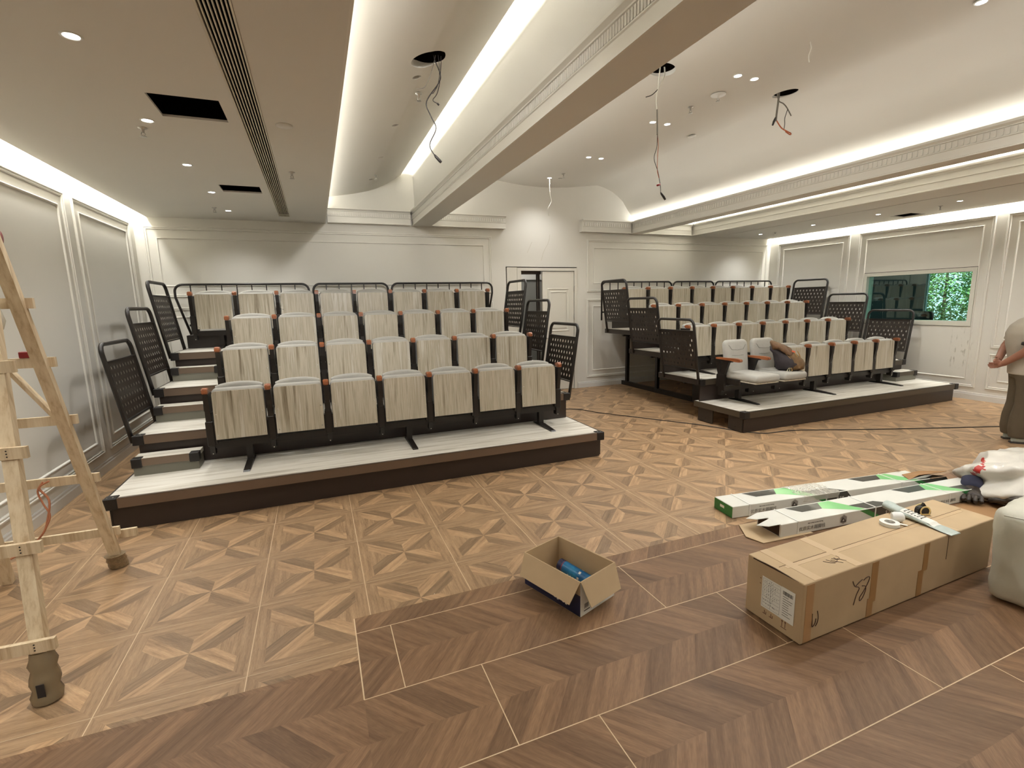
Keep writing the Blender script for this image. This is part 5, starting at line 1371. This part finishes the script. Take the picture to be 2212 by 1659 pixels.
# faces +x; left of body is +y.  back is -x
b = MB()
b.loft([((.02, 0, 1.36), (.055, 0, 0), (0, .055, 0)), ((.045, 0, 1.47), (.052, 0, 0), (0, .05, 0)), ((.07, 0, 1.53), (.06, 0, .0), (0, .055, 0)), ((.085, 0, 1.585), (.085, 0, 0), (0, .068, 0)), ((.08, 0, 1.65), (.098, 0, 0), (0, .078, 0)), ((.072, 0, 1.71), (.09, 0, 0), (0, .072, 0)), ((.065, 0, 1.745), (.05, 0, 0), (0, .045, 0))], 24)
b.tube([(.17, 0, 1.64), (.195, 0, 1.605), (.178, 0, 1.59)], [.010, .016, .010], 8)
for s in (-1, 1):
    b.tube([(.07, s*.078, 1.65), (.06, s*.088, 1.625), (.072, s*.080, 1.60)], [.010, .014, .008], 8)
# arms to hands clasped behind the back
for s in (-1, 1):
    sh = (-.02, s*.19, 1.38); el = (-.13, s*.27, 1.10); wr = (-.245, s*.075, .925 if s < 0 else .945)
    b.tube([sh, (-.05, s*.225, 1.28), el, (-.175, s*.20, 1.03), wr], [.052, .048, .044, .041, .033], 14)
# right hand (-y) holds the left one: palm, thumb, four fingers curled
def hand(w, d, side, curl):
    w = Vector(w); d = Vector(d).normalized(); up = Vector((0, 0, 1)); n_ = d.cross(up).normalized()*side
    b.loft([(tuple(w-d*.02), tuple(up*.030), tuple(n_*.026)), (tuple(w+d*.03), tuple(up*.036), tuple(n_*.016)), (tuple(w+d*.065), tuple(up*.042), tuple(n_*.015)), (tuple(w+d*.09), tuple(up*.040), tuple(n_*.012))], 14)
    for k in range(4):
        o_ = up*(.030-.020*k); L_ = (.070, .078, .072, .056)[k]
        p0_ = w+d*.082+o_; p1_ = p0_+d*L_*.45+n_*.008; p2_ = p1_+(d*.45+n_*curl)*L_*.42; p3_ = p2_+(d*-.1+n_*curl)*L_*.30
        b.tube([tuple(p0_), tuple(p1_), tuple(p2_), tuple(p3_)], [.0095, .009, .0085, .0065], 8)
    t0 = w+d*.02+up*.025; b.tube([tuple(t0), tuple(t0+d*.03+up*.022+n_*.01), tuple(t0+d*.055+up*.022+n_*.028)], [.012, .011, .008], 8)
hand((-.248, -.07, .922), (-.30, .95, -.28), -1, 1.0)
hand((-.25, .075, .95), (-.25, -.95, -.10), 1, .7)
for s in (-1, 1): b.tube([(0, s*.10, .16), (-.01, s*.10, .07), (.02, s*.10, .04)], [.045, .04, .035], 10)
b.tube([(0, 0, 1.40), (-.02, 0, 1.2), (0, 0, .95), (0, 0, .80)], [.09, .12, .11, .10], 14)
for s in (-1, 1):
    b.tube([(-.02, s*.05, 1.39), (-.02, s*.19, 1.38)], [.06, .055], 12); b.tube([(0, s*.09, .86), (.0, s*.10, .5), (0, s*.10, .12)], [.08, .055, .04], 12)
o = b.build('body', SKIN, pe); m = o.modifiers.new('r', 'REMESH'); m.mode = 'VOXEL'; m.voxel_size = .0065; m.use_smooth_shade = True
m = o.modifiers.new('sm', 'SMOOTH'); m.factor = .4; m.iterations = 2
b = MB(); b.loft([((.06, 0, 1.60), (.09, 0, .02), (0, .082, 0)), ((.06, 0, 1.66), (.108, 0, .02), (0, .088, 0)), ((.06, 0, 1.72), (.10, 0, .015), (0, .082, 0)), ((.055, 0, 1.765), (.05, 0, 0), (0, .045, 0))], 20)
for v_ in b.b.verts:
    if v_.co.x > .12 and v_.co.z < 1.68: v_.co.x = .12
autosmooth(b.build('hair', HAIR, o), 70)
b = MB()
for s in (-1, 1): b.lathe([(0, -.008), (.008, 0), (0, .008)], (.168, s*.03, 1.655), 8)
b.build('eye', INK, o)
b = MB(); b.tube([(.172, -.022, 1.562), (.178, 0, 1.558), (.172, .022, 1.562)], .004, 6); b.build('mouth', mat('lips', (140, 84, 74), .5), o)
# shirt: torso with a rounded back and short sleeves
b = MB()
b.loft([((-.01, 0, .80), (.155, 0, 0), (0, .19, 0)), ((-.015, 0, .90), (.158, 0, 0), (0, .19, 0)), ((-.03, 0, 1.02), (.158, 0, 0), (0, .185, 0)), ((-.055, 0, 1.15), (.165, 0, 0), (0, .195, 0)), ((-.065, 0, 1.27), (.165, 0, 0), (0, .21, 0)), ((-.05, 0, 1.36), (.145, 0, 0), (0, .205, 0)), ((-.02, 0, 1.43), (.11, 0, 0), (0, .15, 0)), ((.01, 0, 1.47), (.07, 0, 0), (0, .075, 0))], 26)
for s in (-1, 1): b.tube([(-.02, s*.13, 1.385), (-.035, s*.20, 1.35), (-.07, s*.245, 1.24), (-.10, s*.262, 1.165)], [.075, .075, .070, .068], 14)
o = b.build('shirt', SHIRT, pe); m = o.modifiers.new('r', 'REMESH'); m.mode = 'VOXEL'; m.voxel_size = .012; m.use_smooth_shade = True; m = o.modifiers.new('sm', 'SMOOTH'); m.iterations = 3
b = MB(); b.tube([(-.105, -.262, 1.185), (-.107, -.264, 1.168), (-.11, -.266, 1.15)], [.074, .076, .074], 14); b.build('sleeve_trim', mat('dark_trim', (46, 44, 40), .8), o)
# trousers
b = MB()
b.loft([((0, 0, .93), (.13, 0, 0), (0, .165, 0)), ((-.01, 0, .84), (.14, 0, 0), (0, .175, 0)), ((-.01, 0, .76), (.13, 0, 0), (0, .17, 0))], 20)
for s in (-1, 1):
    b.loft([((-.01, s*.085, .82), (.125, 0, 0), (0, .095, 0)), ((-.005, s*.095, .65), (.105, 0, 0), (0, .09, 0)), ((-.02, s*.10, .46), (.088, 0, 0), (0, .082, 0)), ((-.045, s*.10, .30), (.09, 0, 0), (0, .08, 0)), ((-.05, s*.10, .16), (.088, 0, 0), (0, .078, 0)), ((-.035, s*.10, .07), (.085, 0, 0), (0, .076, 0))], 18)
o = b.build('trousers', TROU, pe); m = o.modifiers.new('r', 'REMESH'); m.mode = 'VOXEL'; m.voxel_size = .012; m.use_smooth_shade = True; m = o.modifiers.new('sm', 'SMOOTH'); m.iterations = 3
for s in (-1, 1):
    b = MB(); b.loft([((-.085, s*.10, .045), (.0, 0, .035), (0, .030, 0)), ((-.06, s*.10, .05), (.0, 0, .042), (0, .040, 0)), ((.02, s*.10, .052), (0, 0, .044), (0, .046, 0)), ((.10, s*.10, .04), (0, 0, .032), (0, .048, 0)), ((.165, s*.10, .03), (0, 0, .018), (0, .03, 0))], 16); sh_ = b.build('shoe', SHOE, pe); autosmooth(sh_, 70)
    b = MB(); b.prism([(-.10, s*.10-.035), (.03, s*.10-.045), (.13, s*.10-.048), (.175, s*.10-.02), (.175, s*.10+.02), (.13, s*.10+.048), (.03, s*.10+.045), (-.10, s*.10+.035)], 0, .018, 'z'); b.build('sole', SOLE, sh_)
tag(pe, 'person in grey shirt and khaki trousers, hands clasped behind back, at right edge', 'person')
